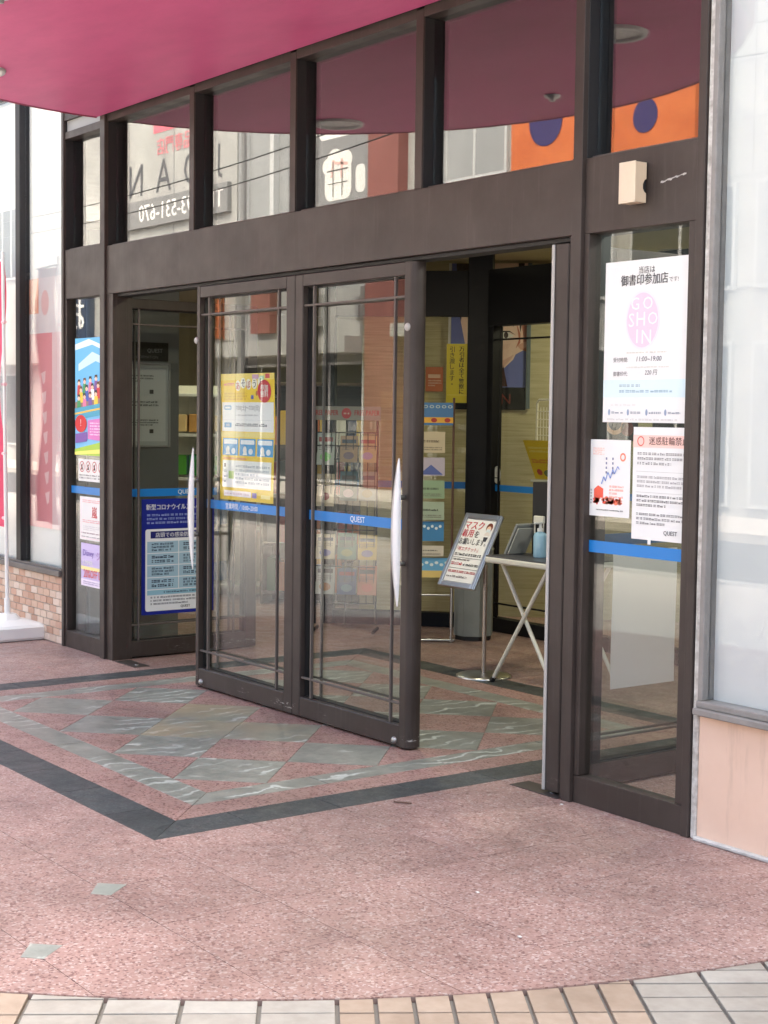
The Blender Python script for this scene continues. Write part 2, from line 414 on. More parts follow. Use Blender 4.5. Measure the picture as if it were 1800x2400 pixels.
g = MB(); g.box(-60, 40, -6.6, 12, -.3, -.024); foot = tag(g.build('footpath', M_PAVE), kind='structure')
MB().box(2.4, 6.9, -4.1, .0, -.0235, -.0185).build('tile_bedding', M_BED, foot)
g = MB(); g.box(-80, 60, -11.4, -6.6, -.39, -.13); road = tag(g.build('road', M_ROAD), kind='structure')
g = MB(); g.box(-80, 60, -60, -11.4, -.38, -.01); tag(g.build('far_footpath', M_PAVE), kind='structure')
for k in range(40):
    a = -60+k*2.5
    g = MB(); g.box(a+.01, a+2.49, -6.78, -6.601, -.3, .0, c=.02); g.build('kerb_stone', M_KERB, foot)
# forecourt
g = MB(); g.slab(HULL, -.018, -.0035, 0); court = tag(g.build('granite_forecourt', M_MORTAR), kind='structure')
g = MB(); g.box(-6.9, 7.9, .09, 6.9, -.018, -.0032); inner = tag(g.build('interior_floor', M_MORTAR), kind='structure')
MOD = .395
for i in range(-12, 10):
    for j in range(-11, 18):
        if -4 <= i < 4 and -4 <= j < 4: continue
        x0, y0 = CX+i*MOD, CY+j*MOD
        if j >= 11 and not (-9 <= i <= 12): continue
        poly = [(x0, y0), (x0+MOD, y0), (x0+MOD, y0+MOD), (x0, y0+MOD)]
        if j < 0: poly = clip_convex(poly, HULL)
        if len(poly) < 3 or area(poly) < .003: continue
        MB().slab(shrink(poly, .0009), -.012, random.uniform(-.0003, .0003), .0005).build('granite_slab', MG_PINK, court if j < 0 else inner)
def square_ring(h0, h1, seg, name, mt, nseg):
    """mitred border pieces between half-sizes h0 < h1 on the four sides"""
    for s_ in range(4):
        ca, sa = [(1,0),(0,1),(-1,0),(0,-1)][s_]
        rot = lambda p: (CX+p[0]*ca-p[1]*sa, CY+p[0]*sa+p[1]*ca)
        cuts = [-h1+2*h1*i/nseg for i in range(nseg+1)]
        for a, b in zip(cuts[:-1], cuts[1:]):
            lo = lambda x: max(-h0, min(h0, x))
            poly = [(a, -h1), (b, -h1), (lo(b) if abs(b) < h1-1e-6 else math.copysign(h0, b), -h0), (lo(a) if abs(a) < h1-1e-6 else math.copysign(h0, a), -h0)]
            poly = [rot(p) for p in poly]
            MB().slab(shrink(poly, .0012), -.012, random.uniform(-.0003, .0003), .0008).build(name, mt, court if poly[0][1] < 0 else inner)
square_ring(1.395, 1.58, 0, 'border_tile', MG_BAND, 8)
square_ring(1.24, 1.395, 0, 'granite_strip', MG_RED, 4)
square_ring(1.10, 1.24, 0, 'marble_strip', MG_GREEN, 4)
st = .275; SQ = [(CX-1.1, CY-1.1), (CX+1.1, CY-1.1), (CX+1.1, CY+1.1), (CX-1.1, CY+1.1)]
for i in range(-4, 5):
    for j in range(-4, 5):
        if (i+j) % 2: continue
        x, y = CX+i*st, CY+j*st
        poly = clip_convex([(x+st, y), (x, y+st), (x-st, y), (x, y-st)], SQ)
        if len(poly) < 3 or area(poly) < .001: continue
        mt = MG_RED if i % 2 == 0 else MG_GREEN
        if (i, j) in ((0,-2), (1,-1), (-1,-1), (1,-3)): mt = MG_RUST if (i, j) != (1,-3) else MG_GREEN
        MB().slab(shrink(poly, .001), -.012, random.uniform(-.0003, .0003), .0008).build('marble_tile' if mt != MG_RED else 'granite_tile', mt, court if y < 0 else inner)
for x, y in ((3.94, -1.955), (4.335, -2.35)):
    q = .05; MB().slab([(x+q*1.35, y-.02), (x+.0, y+q*1.35), (x-q*1.3, y), (x+.02, y-q*1.3)], -.001, .0012, .0006).build('marble_inlay', MG_INLAY, court)
# street tiles outside the forecourt edge, laid on the skew
e1 = (math.cos(R(56.2)), math.sin(R(56.2))); e2 = (-e1[1], e1[0]); P0 = (4.638, -2.514)
def tile_mat(name, a, b):
    m = rough_mat(name, a, b, 24, .7, .25, .002); n, L, p = nodes(m)
    src = p.inputs['Base Color'].links[0].from_socket
    oi = N(m, 'ShaderNodeObjectInfo'); rv = ramp(m, oi.outputs['Random'], [(0, (.86,.84,.82)), (1, (1,1,1))])
    st_ = ramp(m, noise(m, worldpos(m), 3.5, 5), [(.35, (.8,.78,.76)), (.6, (1,1,1))])
    L.new(mixc(m, 1, mixc(m, 1, src, rv, 'MULTIPLY'), st_, 'MULTIPLY'), p.inputs['Base Color']); return m
M_TW = tile_mat('white_street_tile', (.36,.33,.295), (.43,.395,.355)); M_TO = tile_mat('orange_street_tile', (.36,.27,.205), (.42,.325,.255))
def street(u0, v0, du, dv, mt):
    c = [(u0, v0), (u0+du, v0), (u0+du, v0+dv), (u0, v0+dv)]
    pl = [(P0[0]+u*e1[0]+v*e2[0], P0[1]+u*e1[1]+v*e2[1]) for u, v in c]
    dist = [math.hypot(p[0]-CX, p[1]-CY) for p in pl]
    if max(dist) < CR+.004 or min(p[0] for p in pl) < 2.5 or pl[0][1] > .1: return
    cu, cv = (u0+du/2), (v0+dv/2)
    cc = (sum(p[0] for p in pl)/4, sum(p[1] for p in pl)/4)
    k = .006
    sh = [(cc[0]+(u*(du/2-k))*e1[0]+(v*(dv/2-k*.7))*e2[0], cc[1]+(u*(du/2-k))*e1[1]+(v*(dv/2-k*.7))*e2[1]) for u, v in ((-1,-1),(1,-1),(1,1),(-1,1))]
    MB().slab(sh, -.019, -.0045+random.uniform(-.0008, .0006), .0015).build('street_tile', mt, foot)
for s_ in range(-1, 4):
    base = s_*.782
    for v in range(-9, 10):
        if s_ % 2 == 0:
            for t_ in range(4): street(base+t_*.1955, v*.094, .1955, .094, M_TW)
        elif v % 2 == 0:
            for t_ in range(8): street(base+t_*.09775, v*.094-.094, .09775, .188, M_TO)
# ================================================================== SHOPFRONT FRAME
fr = thing('shopfront', 'brown aluminium shopfront frame with glazed transoms and wide lintel', 'shopfront', (0, 0, 0))
def fbox(name, x0, x1, y0, y1, z0, z1, mt=M_BR, par=fr, c=.002, m=None):
    return MB().box(x0, x1, y0, y1, z0, z1, c=c).build(name, mt, par)
ZL0, ZL1, ZT = 2.175, 2.457, 3.217
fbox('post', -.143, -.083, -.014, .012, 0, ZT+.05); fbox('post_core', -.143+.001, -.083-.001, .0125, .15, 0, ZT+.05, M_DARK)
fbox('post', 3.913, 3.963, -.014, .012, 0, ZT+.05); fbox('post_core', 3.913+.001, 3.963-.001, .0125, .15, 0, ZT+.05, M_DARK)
fbox('door_jamb', -.0828, -.002, .002, .13, 0, ZL0-.001)
fbox('door_jamb', 3.889, 3.9128, .002, .13, 0, ZL0-.001)
ln = fbox('lintel', -.0828, 3.9128, 0, .13, ZL0, ZL1)
fbox('lintel_panel', -.672, -.1432, .004, .13, ZL0, 2.478)
fbox('lintel_panel', 3.9632, 4.527, .004, .13, ZL0, ZL1)
# dark strip painted in for the shadow gap above the leaves
fbox('shadow_gap_strip', -.002, 3.889, .03, .12, ZL0-.018, ZL0-.0005, M_DARK)
for x in (.909, 1.903, 2.901):
    fbox('mullion', x, x+.0515, .002, .012, ZL1, ZT); fbox('mullion_core', x+.001, x+.0505, .0125, .15, ZL1, ZT, M_DARK)  # brown front cap, body behind it coloured black like the post cores
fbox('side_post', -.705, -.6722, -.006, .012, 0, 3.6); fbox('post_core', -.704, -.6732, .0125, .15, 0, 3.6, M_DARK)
fbox('side_post', 4.5272, 4.563, -.006, .15, 0, 3.6)
bays = [(-.6722, -.143, 2.478, 3.155), (-.083, .909, ZL1, ZT-.036), (.9605, 1.903, ZL1, ZT-.036), (1.9545, 2.901, ZL1, ZT-.036), (2.9525, 3.913, ZL1, ZT-.036), (3.963, 4.5272, ZL1, 3.55)]
for a, b, z0, z1 in bays:
    fbox('transom_glass', a+.001, b-.001, 0.062, .07, z0-.004, z1+.004, M_TRANSOM, fr, 0)
    fbox('glazing_bead', a+.002, b-.002, .035, .0615, z0, z0+.012, M_BRD)
for a, b in ((-.083, .909), (.9605, 1.903), (1.9545, 2.901), (2.9525, 3.913)): fbox('head_rail', a, b, .004, .15, ZT-.036, ZT+.05)
fbox('head_rail', -.672, -.1432, .004, .15, 3.155, 3.2)
fbox('head_panel', -.672, -.1432, .02, .1, 3.2, 3.6, mat('grey_panel', (.32,.33,.33), .5))
fbox('head_rail', 3.9632, 4.527, .004, .15, 3.55, 3.6)
# fixed lights beside the doors
for x0, x1 in ((-.672, -.1432), (3.9632, 4.527)):
    fbox('sidelight_stile', x0+.0002, x0+.028, .004, .07, .108, ZL0-.0005)
    fbox('sidelight_stile', x1-.038, x1-.0002, .004, .07, .108, ZL0-.0005)
    fbox('bottom_rail', x0+.0002, x1-.0002, .004, .07, 0, .106)
    fbox('sidelight_glass', x0+.02, x1-.03, .036, .043, .1, ZL0, M_GLASS, fr, 0)
    fbox('safety_tape', x0+.03, x1-.039, .0335, .0345, .973, 1.018, M_TAPE, fr, 0)
# black panel added behind the transoms to keep them dark
fbox('transom_dark_panel', -.67, 4.52, .38, .46, 2.44, 3.6, M_DARK)
# ================================================================== DOOR LEAVES
LW = .983
def leaf(label, loc, rz, wl, wr, knob, handle, words, nose=0):
    t = thing('glass_door', label, 'door', loc, 'door leaves of the entrance', rz)
    def p(name, b, mt, par=t): return b.build(name, mt, par, local=True)
    W, T, z0, z1 = (LW-.003 if nose <= 0 else LW-.042), .084, .01, 2.152
    zr0, zr1 = .106, 2.094
    def stile(x0, x1, rnd):
        if not rnd: return MB().box(x0, x1, 0, T, z0, z1, c=.004)
        m = MB(); s_ = 1 if rnd > 0 else -1; e_ = x1 if rnd > 0 else x0; i_ = x0 if rnd > 0 else x1
        q_ = T/2; nx = .026; pl = [(i_, 0), (e_-s_*nx, 0)] + [(e_-s_*nx+s_*nx*math.sin(R(a)), q_-q_*math.cos(R(a))) for a in range(15, 180, 15)] + [(e_-s_*nx, T), (i_, T)]
        n = len(pl); vs = [(x, y, z) for z in (z0, z1) for x, y in pl]
        m.add(vs, [(i, (i+1) % n, n+(i+1) % n, n+i) for i in range(n)], 0, False); m.add(vs, [tuple(range(n)), tuple(range(n, 2*n))]); return m
    p('stile', stile(0, wl, -1 if nose < 0 else 0), M_BRW); p('stile', stile(W-wr, W, 1 if nose > 0 else 0), M_BRW)
    p('top_rail', MB().box(wl, W-wr, .0005, T-.0005, zr1, z1-.0005, c=.003), M_BR)
    p('bottom_rail', MB().box(wl, W-wr, .0005, T-.0005, z0+.0005, zr0, c=.003), M_BRW)
    p('glass_pane', MB().box(wl-.006, W-wr+.006, .047, .054, zr0-.006, zr1+.006), M_GLASS)
    p('gasket', MB().box(wl+.0002, wl+.006, .03, .07, zr0, zr1).box(W-wr-.006, W-wr-.0002, .03, .07, zr0, zr1).box(wl+.006, W-wr-.006, .03, .07, zr0+.0002, zr0+.006).box(wl+.006, W-wr-.006, .03, .07, zr1-.006, zr1-.0002), M_DARK)
    for y0, y1 in ((.006, .022), (.064, .079)):
        for x in (wl+.078, W-wr-.078-.011): p('glazing_bar', MB().box(x, x+.011, y0, y1, zr0, zr1, c=.002), M_BRD)
        for z in (.196, 1.998): p('glazing_bar', MB().box(wl, W-wr, y0+.0015, y1-.0015, z, z+.01, c=.002), M_BRD)
    tp = p('safety_tape', MB().box(wl+.007, W-wr-.007, .0445, .0455, .973, 1.02), M_TAPE)
    if words:
        pr = Print((0, .044, 0), X, Z, 1, 1)
        pr.text(words[0], words[1], .980, .032, P(235,240,240), words[2], 'c', 2, .006)
        pr.t.build('lettering', pr.mats, tp, local=True, fix=False)['kind'] = 'stuff'
    if knob is not None:
        kx = knob
        p('lock', MB().lathe((kx, -.0005, 1.868), [(0, -.008), (.015, -.008), (.018, -.004), (.018, 0)], 20, 0, Y), M_SEAL)
    if handle is not None:
        hx, bx = handle
        m = MB(); n = 22; ring = []
        for i in range(n+1):
            t_ = i/n; z = .648+.648*t_; wd = .003+.034*math.sin(math.pi*t_)**.7; yo = -.06-.012*math.sin(math.pi*t_)
            ring.append([(hx-wd, yo, z), (hx, yo-.012*math.sin(math.pi*t_)-.002, z), (hx+wd, yo, z), (hx, yo+.006, z)])
        for i in range(n): m.add(ring[i]+ring[i+1], [(k, (k+1) % 4, 4+(k+1) % 4, 4+k) for k in range(4)], 0, True)
        m.add(ring[0], [(3,2,1,0)]).add(ring[-1], [(0,1,2,3)])
        h = p('pull_handle', m, M_HANDLE)
        for z in (.83, 1.123):
            q = MB(); q.tube((hx, -.072, z), (bx, -.035, z), .007, 10); q.tube((bx, -.045, z), (bx, .002, z), .011, 12); q.lathe((bx, -.035, z), [(0,-.016),(.012,-.012),(.016,0),(.012,.012),(0,.016)], 14, 0, Y)
            q.build('handle_mount', M_STEEL, h, local=True)
    bxx = .085 if nose <= 0 else W-.095
    if handle is not None: p('corner_bolt', MB().lathe((bxx, 0, .035), [(0, -.014), (.01, -.013), (.015, -.007), (.016, 0)], 18, 0, Y), mat('dull_bolt', (.4,.39,.38), .4, .8))
    return t
leaf('left closed brown-framed glass door leaf with yellow poster on it', (.986, .0, 0), 0, .05, .078, .02, (.09, .03), ('営業時間／10:00~20:00', .42, .32), -1)
leaf('right closed brown-framed glass door leaf with two white handle knobs', (.986+LW, .0, 0), 0, .066, .062, .905, (LW-.052, LW-.09), ('QUEST', .48, .17), 1)
leaf('leftmost glass door leaf swung open inwards, blue notice on its glass', (-.001, .02, 0), R(90), .075, .075, None, None, ('QUEST', .50, .15), 0)
ro = leaf('rightmost glass door leaf swung open inwards, seen edge on', (3.785, .012+LW, 0), R(-90), .075, .075, None, None, None, 0)
MB().box(LW-.0028, LW+.003, -.006, .010, .012, 2.15, c=.002).build('edge_seal', M_SEAL, ro, local=True)
for a in ((3.62, 3.9, -.02, .085), (.03, .29, .0, .1)):
    q = thing('floor_hinge_plate', 'scratched steel floor hinge plate at the %s doorway jamb' % ('right' if a[0] > 1 else 'left'), 'plate', ((a[0]+a[1])/2, (a[2]+a[3])/2, 0), 'floor hinge plates')
    MB().box(*a, .0006, .003, c=.001).build('cover', mat('worn_plate', (.09,.075,.07), .45, .6), q)
    MB().lathe(((a[0]+a[1])/2+.06, (a[2]+a[3])/2, .003), [(.0, .0015), (.012, .0015), (.013, 0)], 12).build('screw', M_STEEL, q)
# ================================================================== CANOPY
cp = thing('entrance_canopy', 'round pink canopy overhanging the entrance with crimson edge', 'canopy', (CX, 0, ZT))
RC = 2.13; KY = .925; arc = [(CX+RC*math.cos(math.pi+math.pi*i/72), KY*RC*math.sin(math.pi+math.pi*i/72)) for i in range(73)]
arc[0] = (CX-RC, -.016); arc[-1] = (CX+RC, -.016)
m = MB(); n = len(arc)
# underside with a slot vent cut as a strip gap
m.add([(x, y, ZT+.002) for x, y in arc], [tuple(range(n))]); m.build('soffit', M_CANOPY, cp, fix=False)
m = MB(); vs = []
RO = RC+.012
for r_, z in ((RC-.001, ZT+.003), (RO, ZT-.004), (RO+.02, ZT+.03), (RO+.03, ZT+.36), (RO-.25, ZT+.4)):
    vs += [(CX+r_*math.cos(math.pi+math.pi*i/72), min(-.016, KY*r_*math.sin(math.pi+math.pi*i/72)), z) for i in range(73)]
m.add(vs, [(k*73+i, k*73+i+1, (k+1)*73+i+1, (k+1)*73+i) for k in range(4) for i in range(72)], 0, True); m.build('rim', M_RIM, cp)
MB().add([(CX+(RO-.25)*math.cos(math.pi+math.pi*i/72), min(-.016, KY*(RO-.25)*math.sin(math.pi+math.pi*i/72)), ZT+.4) for i in range(73)], [tuple(range(73))]).build('deck', M_CAULK, cp)
M_LAMP = bpy.data.materials.new('dim_lamp_glass'); M_LAMP.use_nodes = True
_p = M_LAMP.node_tree.nodes['Principled BSDF']; _p.inputs['Base Color'].default_value = (.8,.78,.74,1); _p.inputs['Roughness'].default_value = .25
for x, y in ((.585, -1.06), (3.16, -.8)):
    l_ = MB().lathe((x, y, ZT), [(.155, .001), (.15, -.012), (.125, -.014), (.115, -.002), (.11, .0)], 36).build('downlight_ring', M_WHITEP, cp)
    MB().lathe((x, y, ZT), [(.112, -.001), (.06, -.006), (0, -.008)], 28).build('diffuser', M_LAMP, l_)
MB().lathe((1.99, -1.5, ZT), [(.045, .001), (.04, -.012), (.02, -.014), (.018, -.03), (0, -.03)], 20).build('sprinkler', M_STEEL, cp)
# upper storeys, out of view, height set to shade the forecourt
up_ = thing('upper_storey', 'unseen brown clad upper storey wall above the canopy, raised for shade', 'building', (2, 0, 3.27))
MB().box(-14, 20, .2, 9, 3.62, 10.5).build('wall', M_BR, up_); MB().box(-.7, 4.56, .0, .19, ZT+.052, 3.9).build('fascia', M_BR, up_)
MB().box(-14, -.71, .02, .19, 3.55, 10.5).build('wall', M_BR, up_); MB().box(4.57, 20, .02, .19, 3.55, 10.5).build('wall', M_BR, up_)
# ================================================================== WALL AND WINDOWS, LEFT
wl_ = thing('tiled_wall', 'low wall of mixed beige and tan brick tiles, left of the entrance', 'wall', (-2.4, 0, 0))
MB().box(-7, -.7058, .012, .2, 0, .436).build('backing', rough_mat('tile_grout', (.4,.37,.34), (.48,.44,.4), 20, .9), wl_)
BT = [rough_mat('brick_tile_%d' % k, c, tuple(x*1.12 for x in c), 30, .65, .3) for k, c in enumerate([(.46,.28,.2), (.55,.38,.29), (.6,.46,.37), (.52,.33,.25), (.64,.52,.44)])]
bh, bw = .0475, .098
bm_ = {}
for j in range(9):
    for i in range(16):
        x1 = -.712-i*bw+(bw/2 if j % 2 else 0); x0 = x1-bw; x1 = min(x1, -.708)
        if x1-x0 < .02 or x0 < -2.15: continue
        z0 = .004+j*bh
        if abs((x0+x1)/2+1.40) < .02: pass
        MB().box(x0+.003, x1-.003, .003+random.uniform(0, .002), .013, z0+.003, z0+bh-.003, c=.0015).build('brick', random.choice(BT), wl_)
wn = thing('shop_window', 'tall frosted shop window left of the entrance above the tiled wall', 'window', (-2.4, 0, .44))
M_SILL = brown_metal('grey_brown_sill', (.13,.115,.108))
MB().box(-7, -.706, -.025, .14, .437, .474, c=.003).build('sill', M_SILL, wn)
MB().box(-7, -.706, -.008, .02, .4745, .487, c=.002).build('lower_bead', M_SILL, wn)
for x in (-1.418, -3.2, -5.0): MB().box(x, x+.075, -.008, .12, .487, 3.549, c=.003).build('mullion', M_DARK, wn)
for a, b in ((-1.342, -.7055), (-3.124, -1.419), (-4.924, -3.201)):
    MB().box(a, b, .03, .037, .475, 3.549).build('glass_pane', M_WINDOW, wn)
    MB().box(a, b, .06, .075, .475, 3.549).build('film_backing', M_FILM, wn)
t, p = sheet('pale_red_sheet', 'pale red and white printed sheet behind the left window glass', 'poster', (-1.325, .05, .72), X, Z, .5, 1.62, P(226,178,178))  # pale red and white shapes drawn on a sheet behind the glass
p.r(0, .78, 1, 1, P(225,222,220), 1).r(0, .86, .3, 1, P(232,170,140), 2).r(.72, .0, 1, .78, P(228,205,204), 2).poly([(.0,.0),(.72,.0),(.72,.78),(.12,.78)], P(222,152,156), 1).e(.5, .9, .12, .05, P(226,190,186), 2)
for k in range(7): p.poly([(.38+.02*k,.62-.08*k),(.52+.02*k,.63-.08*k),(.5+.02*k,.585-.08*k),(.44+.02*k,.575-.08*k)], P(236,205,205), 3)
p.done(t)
# ================================================================== WALL AND WINDOWS, RIGHT
wr_ = thing('plaster_wall', 'low smooth peach plaster wall below the right window', 'wall', (6, 0, 0))
MB().box(4.59, 14, .012, .2, 0, .45).build('plaster', M_PEACH, wr_)
MB().box(4.564, 4.589, .004, .1, 0, 3.55, c=.004).build('sealant_joint', M_CAULK, wr_)
MB().box(4.59, 14, -.012, .0115, 0, .014, c=.004).build('floor_sealant', rough_mat('floor_caulk', (.42,.41,.39), (.62,.61,.59), 14, .8), wr_)
wn2 = thing('shop_window', 'large white frosted shop window right of the entrance', 'window', (6, 0, .45))
M_GSILL = rough_mat('dull_aluminium', (.21,.195,.185), (.27,.255,.245), 16, .45, .1)
MB().box(4.59, 14, -.03, .14, .4505, .474, c=.003).build('sill', M_GSILL, wn2)
MB().box(4.59, 14, -.012, .1, .4745, .498, c=.003).build('lower_bead', M_GSILL, wn2)
MB().box(4.5895, 4.612, -.004, .12, .4985, 3.549, c=.003).build('frame', M_GSILL, wn2)
MB().box(4.612, 14, .026, .034, .49, 3.549).build('glass_pane', M_WINDOW, wn2)
MB().box(4.613, 14, .055, .07, .49, 3.549).build('film_backing', M_FILM, wn2)
# ================================================================== SENSOR BOX ON THE LINTEL
sb = thing('sensor_box', 'small beige plastic sensor box on the lintel above right sidelight', 'sensor', (4.2, 0, 2.26))
M_BEIGE = rough_mat('aged_beige_plastic', (.62,.47,.33), (.68,.54,.39), 9, .5, .05)
pl = [(.003, 0), (.057, 0), (.057, .143), (.003, .143), (.003, .085), (.012, .08), (.02, .066), (.02, .05), (.012, .038), (.003, .034)]
MB().prism([(-a, b) for a, b in pl], (4.286, 0, 2.258), Y, Z, X*-.078).build('casing', M_BEIGE, sb)
MB().box(4.206, 4.288, -.062, -.0575, 2.256, 2.403, c=.002).build('cover', rough_mat('pale_beige_cover', (.66,.54,.4), (.72,.6,.46), 9, .5, .05), sb)
MB().box(4.262, 4.285, -.019, -.004, 2.298, 2.336).build('eye_socket', M_DARK, sb)
sx_ = MB()
for k in range(16):
    x = 4.35+k*.0075; z = 2.325+.0022*k/2+random.uniform(-.002, .002); h_ = random.uniform(.001, .005)
    sx_.add([(x, .0034, z-h_), (x+.0085, .0034, z-h_*.6), (x+.0085, .0034, z+h_), (x, .0034, z+h_*.5)], [(0,1,2,3)])
sx_.build('paint_scrape', mat('bare_metal_scrape', (.45,.43,.41), .5), fr, fix=False)['kind'] = 'stuff'
# ================================================================== POSTERS ON THE GLASS
WHT = (.8,.8,.79); INK = P(45,42,45); RED = P(200,40,50)
gy = .0325
def on_glass(name, label, cat, x0, x1, z0, z1, base=WHT, curl=None, y=.0342, group=None):
    dx = .012 if x0 > 0 else .026
    return sheet(name, label, cat, (x0+dx, y, z0), X, Z, x1-x0, z1-z0, base, curl, group)
# left sidelight
t, p = on_glass('event_poster', 'colourful poster of a cheering crowd under blue sky, left sidelight', 'poster', -.612, -.13, 1.212, 1.93, P(120,190,235))
p.r(0, .62, 1, 1, P(105,185,238)).poly([(0,.9),(.5,.94),(1,.86),(1,.9),(.4,.99),(0,.95)], P(225,240,250)).poly([(.1,.72),(.6,.8),(1,.74),(1,.8),(.5,.88),(.1,.78)], P(200,228,245))
p.poly([(0,.45),(.3,.5),(.62,.62),(1,.68),(1,.42),(0,.4)], P(150,120,110))
cols = [P(205,50,60), P(240,200,60), P(60,150,90), P(60,90,180), P(220,120,160), P(250,250,245), P(120,80,160)]
for row, v in enumerate((.62, .56, .49)):
    for i in range(6):
        u = .12+i*.165+(row % 2)*.06; vv = v+i*.012-.02
        p.poly([(u-.06, vv-.09), (u+.06, vv-.09), (u+.045, vv), (u-.045, vv)], cols[(i*2+row) % 7], 3+row).e(u, vv+.022, .038, .026, P(238,200,175), 4+row, 12).poly([(u-.042,vv+.02),(u-.035,vv+.048),(u+.035,vv+.05),(u+.042,vv+.02),(u,vv+.034)], [P(50,35,35), P(90,55,40), P(30,30,45)][(i+row) % 3], 5+row)
p.poly([(0,.30),(1,.36),(1,.46),(0,.40)], P(70,160,190), 6).poly([(0,.345),(1,.41),(1,.425),(0,.36)], P(230,190,70), 7)
p.poly([(.38,.30),(1,.33),(1,.12),(.38,.14)], P(214,120,190), 6).e(.18, .27, .17, .075, P(205,35,45), 7).poly([(.02,.1),(.36,.12),(.36,.2),(.02,.18)], P(120,80,165), 6)
p.poly([(0,0),(1,0),(1,.14),(0,.05)], P(170,205,70), 6).poly([(0,.0),(1,.03),(1,.07),(0,.025)], P(245,235,120), 7).dashes(.45, .17, .95, .29, 5, P(250,235,250), .5, 8)
p.text('！', .18, .25, .04, P(255,255,255), None, 'c', 9)
p.done(t)
t, p = on_glass('prohibition_notice', 'white notice with four red ringed prohibition symbols, left sidelight', 'notice', -.566, -.13, 1.052, 1.188)
for i in range(5):
    u = .12+i*.2; p.ring(u, .66, .078, .25, .14, P(190,50,55), 2).poly([(u-.055,.48),(u-.045,.47),(u+.055,.84),(u+.045,.86)], P(190,50,55), 3).e(u-.01, .7, .02, .07, P(70,55,55), 2, 10).poly([(u-.03,.52),(u+.03,.52),(u+.015,.66),(u-.02,.66)], P(70,55,55), 2)
    p.dashes(u-.085, .1, u+.085, .34, 2, P(110,105,110))
p.done(t)
t, p = on_glass('fan_event_notice', 'white and pink notice with one red character, left sidelight', 'notice', -.545, -.13, .69, .958)
p.r(.03, .03, .97, .97, P(250,225,232)).r(.05, .05, .95, .95, (.8,.79,.79), 2)
p.text('嵐', .5, .52, .07, P(190,20,45), None, 'c', 3, .02).dashes(.1, .86, .7, .94, 2, P(225,130,140)).r(.82, .82, .95, .95, P(240,150,130), 3)
p.dashes(.1, .4, .95, .48, 2, P(215,110,125)).dashes(.12, .22, .85, .34, 3, P(200,195,200)).dashes(.06, .14, .95, .19, 1, P(120,60,90)).dashes(.06, .06, .95, .1, 1, P(110,90,110)); p.done(t)
t, p = on_glass('sale_poster', 'lilac sale poster with orange percent-off lettering, left sidelight', 'poster', -.528, -.13, .405, .67, P(205,190,232))
p.r(0, .0, 1, .16, P(238,228,245)).text('Disney', .08, .66, .05, P(120,95,180), .17, 'l', 3, .01).text('ジブリ', .55, .64, .055, P(165,120,185), .17, 'l', 3, .01).text('SUMMER', .06, .5, .026, (.82,.82,.82), .18, 'l', 3, .015)
p.r(0, .38, 1, .46, P(245,235,165), 2).text('20%OFF DAY!', .1, .2, .05, P(225,85,60), .33, 'l', 3, .015).dashes(.08, .04, .9, .13, 2, P(150,130,180)); p.done(t)
# right sidelight
t, p = on_glass('seal_shop_poster', 'large white poster with pink oval seal emblem, right sidelight', 'poster', 4.04, 4.465, 1.468, 2.062)
p.text('当店は', .5, .915, .026, P(75,72,75), None, 'c', 3, .005).text('御書印参加店', .47, .845, .04, P(60,56,60), .235, 'c', 3, .012).text('です!', .76, .85, .018, P(95,90,95), None, 'l', 3)
PK = P(240,200,218)
p.e(.46, .63, .205, .185, P(250,226,234), 1).e(.46, .63, .185, .168, PK, 2)
for ch, u, v, h in (('G', .37, .695, .045), ('O', .52, .695, .045), ('S', .33, .59, .05), ('H', .44, .595, .05), ('O', .58, .6, .045), ('I', .4, .49, .05), ('N', .51, .485, .05)): p.text(ch, u, v, h, P(252,236,243), None, 'c', 3)
p.dashes(.28, .425, .75, .44, 1, P(205,200,190)).text('受付時間:', .12, .375, .017, P(105,100,105), .075).text('11:00~19:00', .4, .377, .018, P(110,105,115), .14, slant=.15).dashes(.28, .335, .78, .35, 1, P(215,212,205))
p.text('御書印代:', .12, .288, .017, P(105,100,105), .075).text('220 円', .5, .292, .019, P(110,105,115), .1, slant=.15)
p.r(0, .155, 1, .265, P(214,232,238)).dashes(.2, .215, .45, .245, 1, P(170,190,200)).dashes(.2, .18, .82, .21, 1, P(165,190,205)).dashes(.1, .1, .4, .12, 1, P(220,218,218))
for u in (.05, .28, .5, .72): p.e(u+.03, .063, .014, .02, P(150,165,190), 2, 12).dashes(u+.06, .05, u+.2, .075, 1, P(150,155,170))
p.dashes(.06, .01, .9, .03, 1, P(205,203,203)); p.done(t)
t, p = on_glass('postcard_notice', 'small white notice with red and blue sketch, right sidelight', 'notice', 3.978, 4.19, 1.113, 1.402)
for i in range(40):
    u, v = random.uniform(.12, .8), random.uniform(.17, .24); p.e(u, v, random.uniform(.02, .06), random.uniform(.012, .03), random.choice([P(225,80,60), P(235,120,95), P(240,160,140)]), 2, 8)
p.poly([(.12,.24),(.35,.24),(.35,.36),(.22,.4),(.12,.35)], P(230,95,75), 3).dashes(.5, .24, .85, .42, 4, P(240,160,145))
pts = [(.3,.42),(.36,.52),(.4,.46),(.46,.58),(.52,.5),(.58,.62),(.62,.56),(.7,.66),(.74,.62)]
for a, b in zip(pts[:-1], pts[1:]): p.poly([(a[0]-.008,a[1]), (a[0]+.012,a[1]), (b[0]+.012,b[1]), (b[0]-.008,b[1])], P(120,150,215), 4)
[p.r(u_, v_, u_+.035, v_+.03, P(125,130,160), 3) for u_ in (.4, .56) for v_ in (.56, .62, .68, .74)]
p.ring(.82, .78, .07, .055, .4, P(235,140,110)).dashes(.08, .8, .36, .9, 4, P(240,180,165))
p.dashes(.18, .07, .85, .1, 1, P(70,65,70)).dashes(.03, .15, .07, .36, 5, P(120,120,125)); p.done(t)
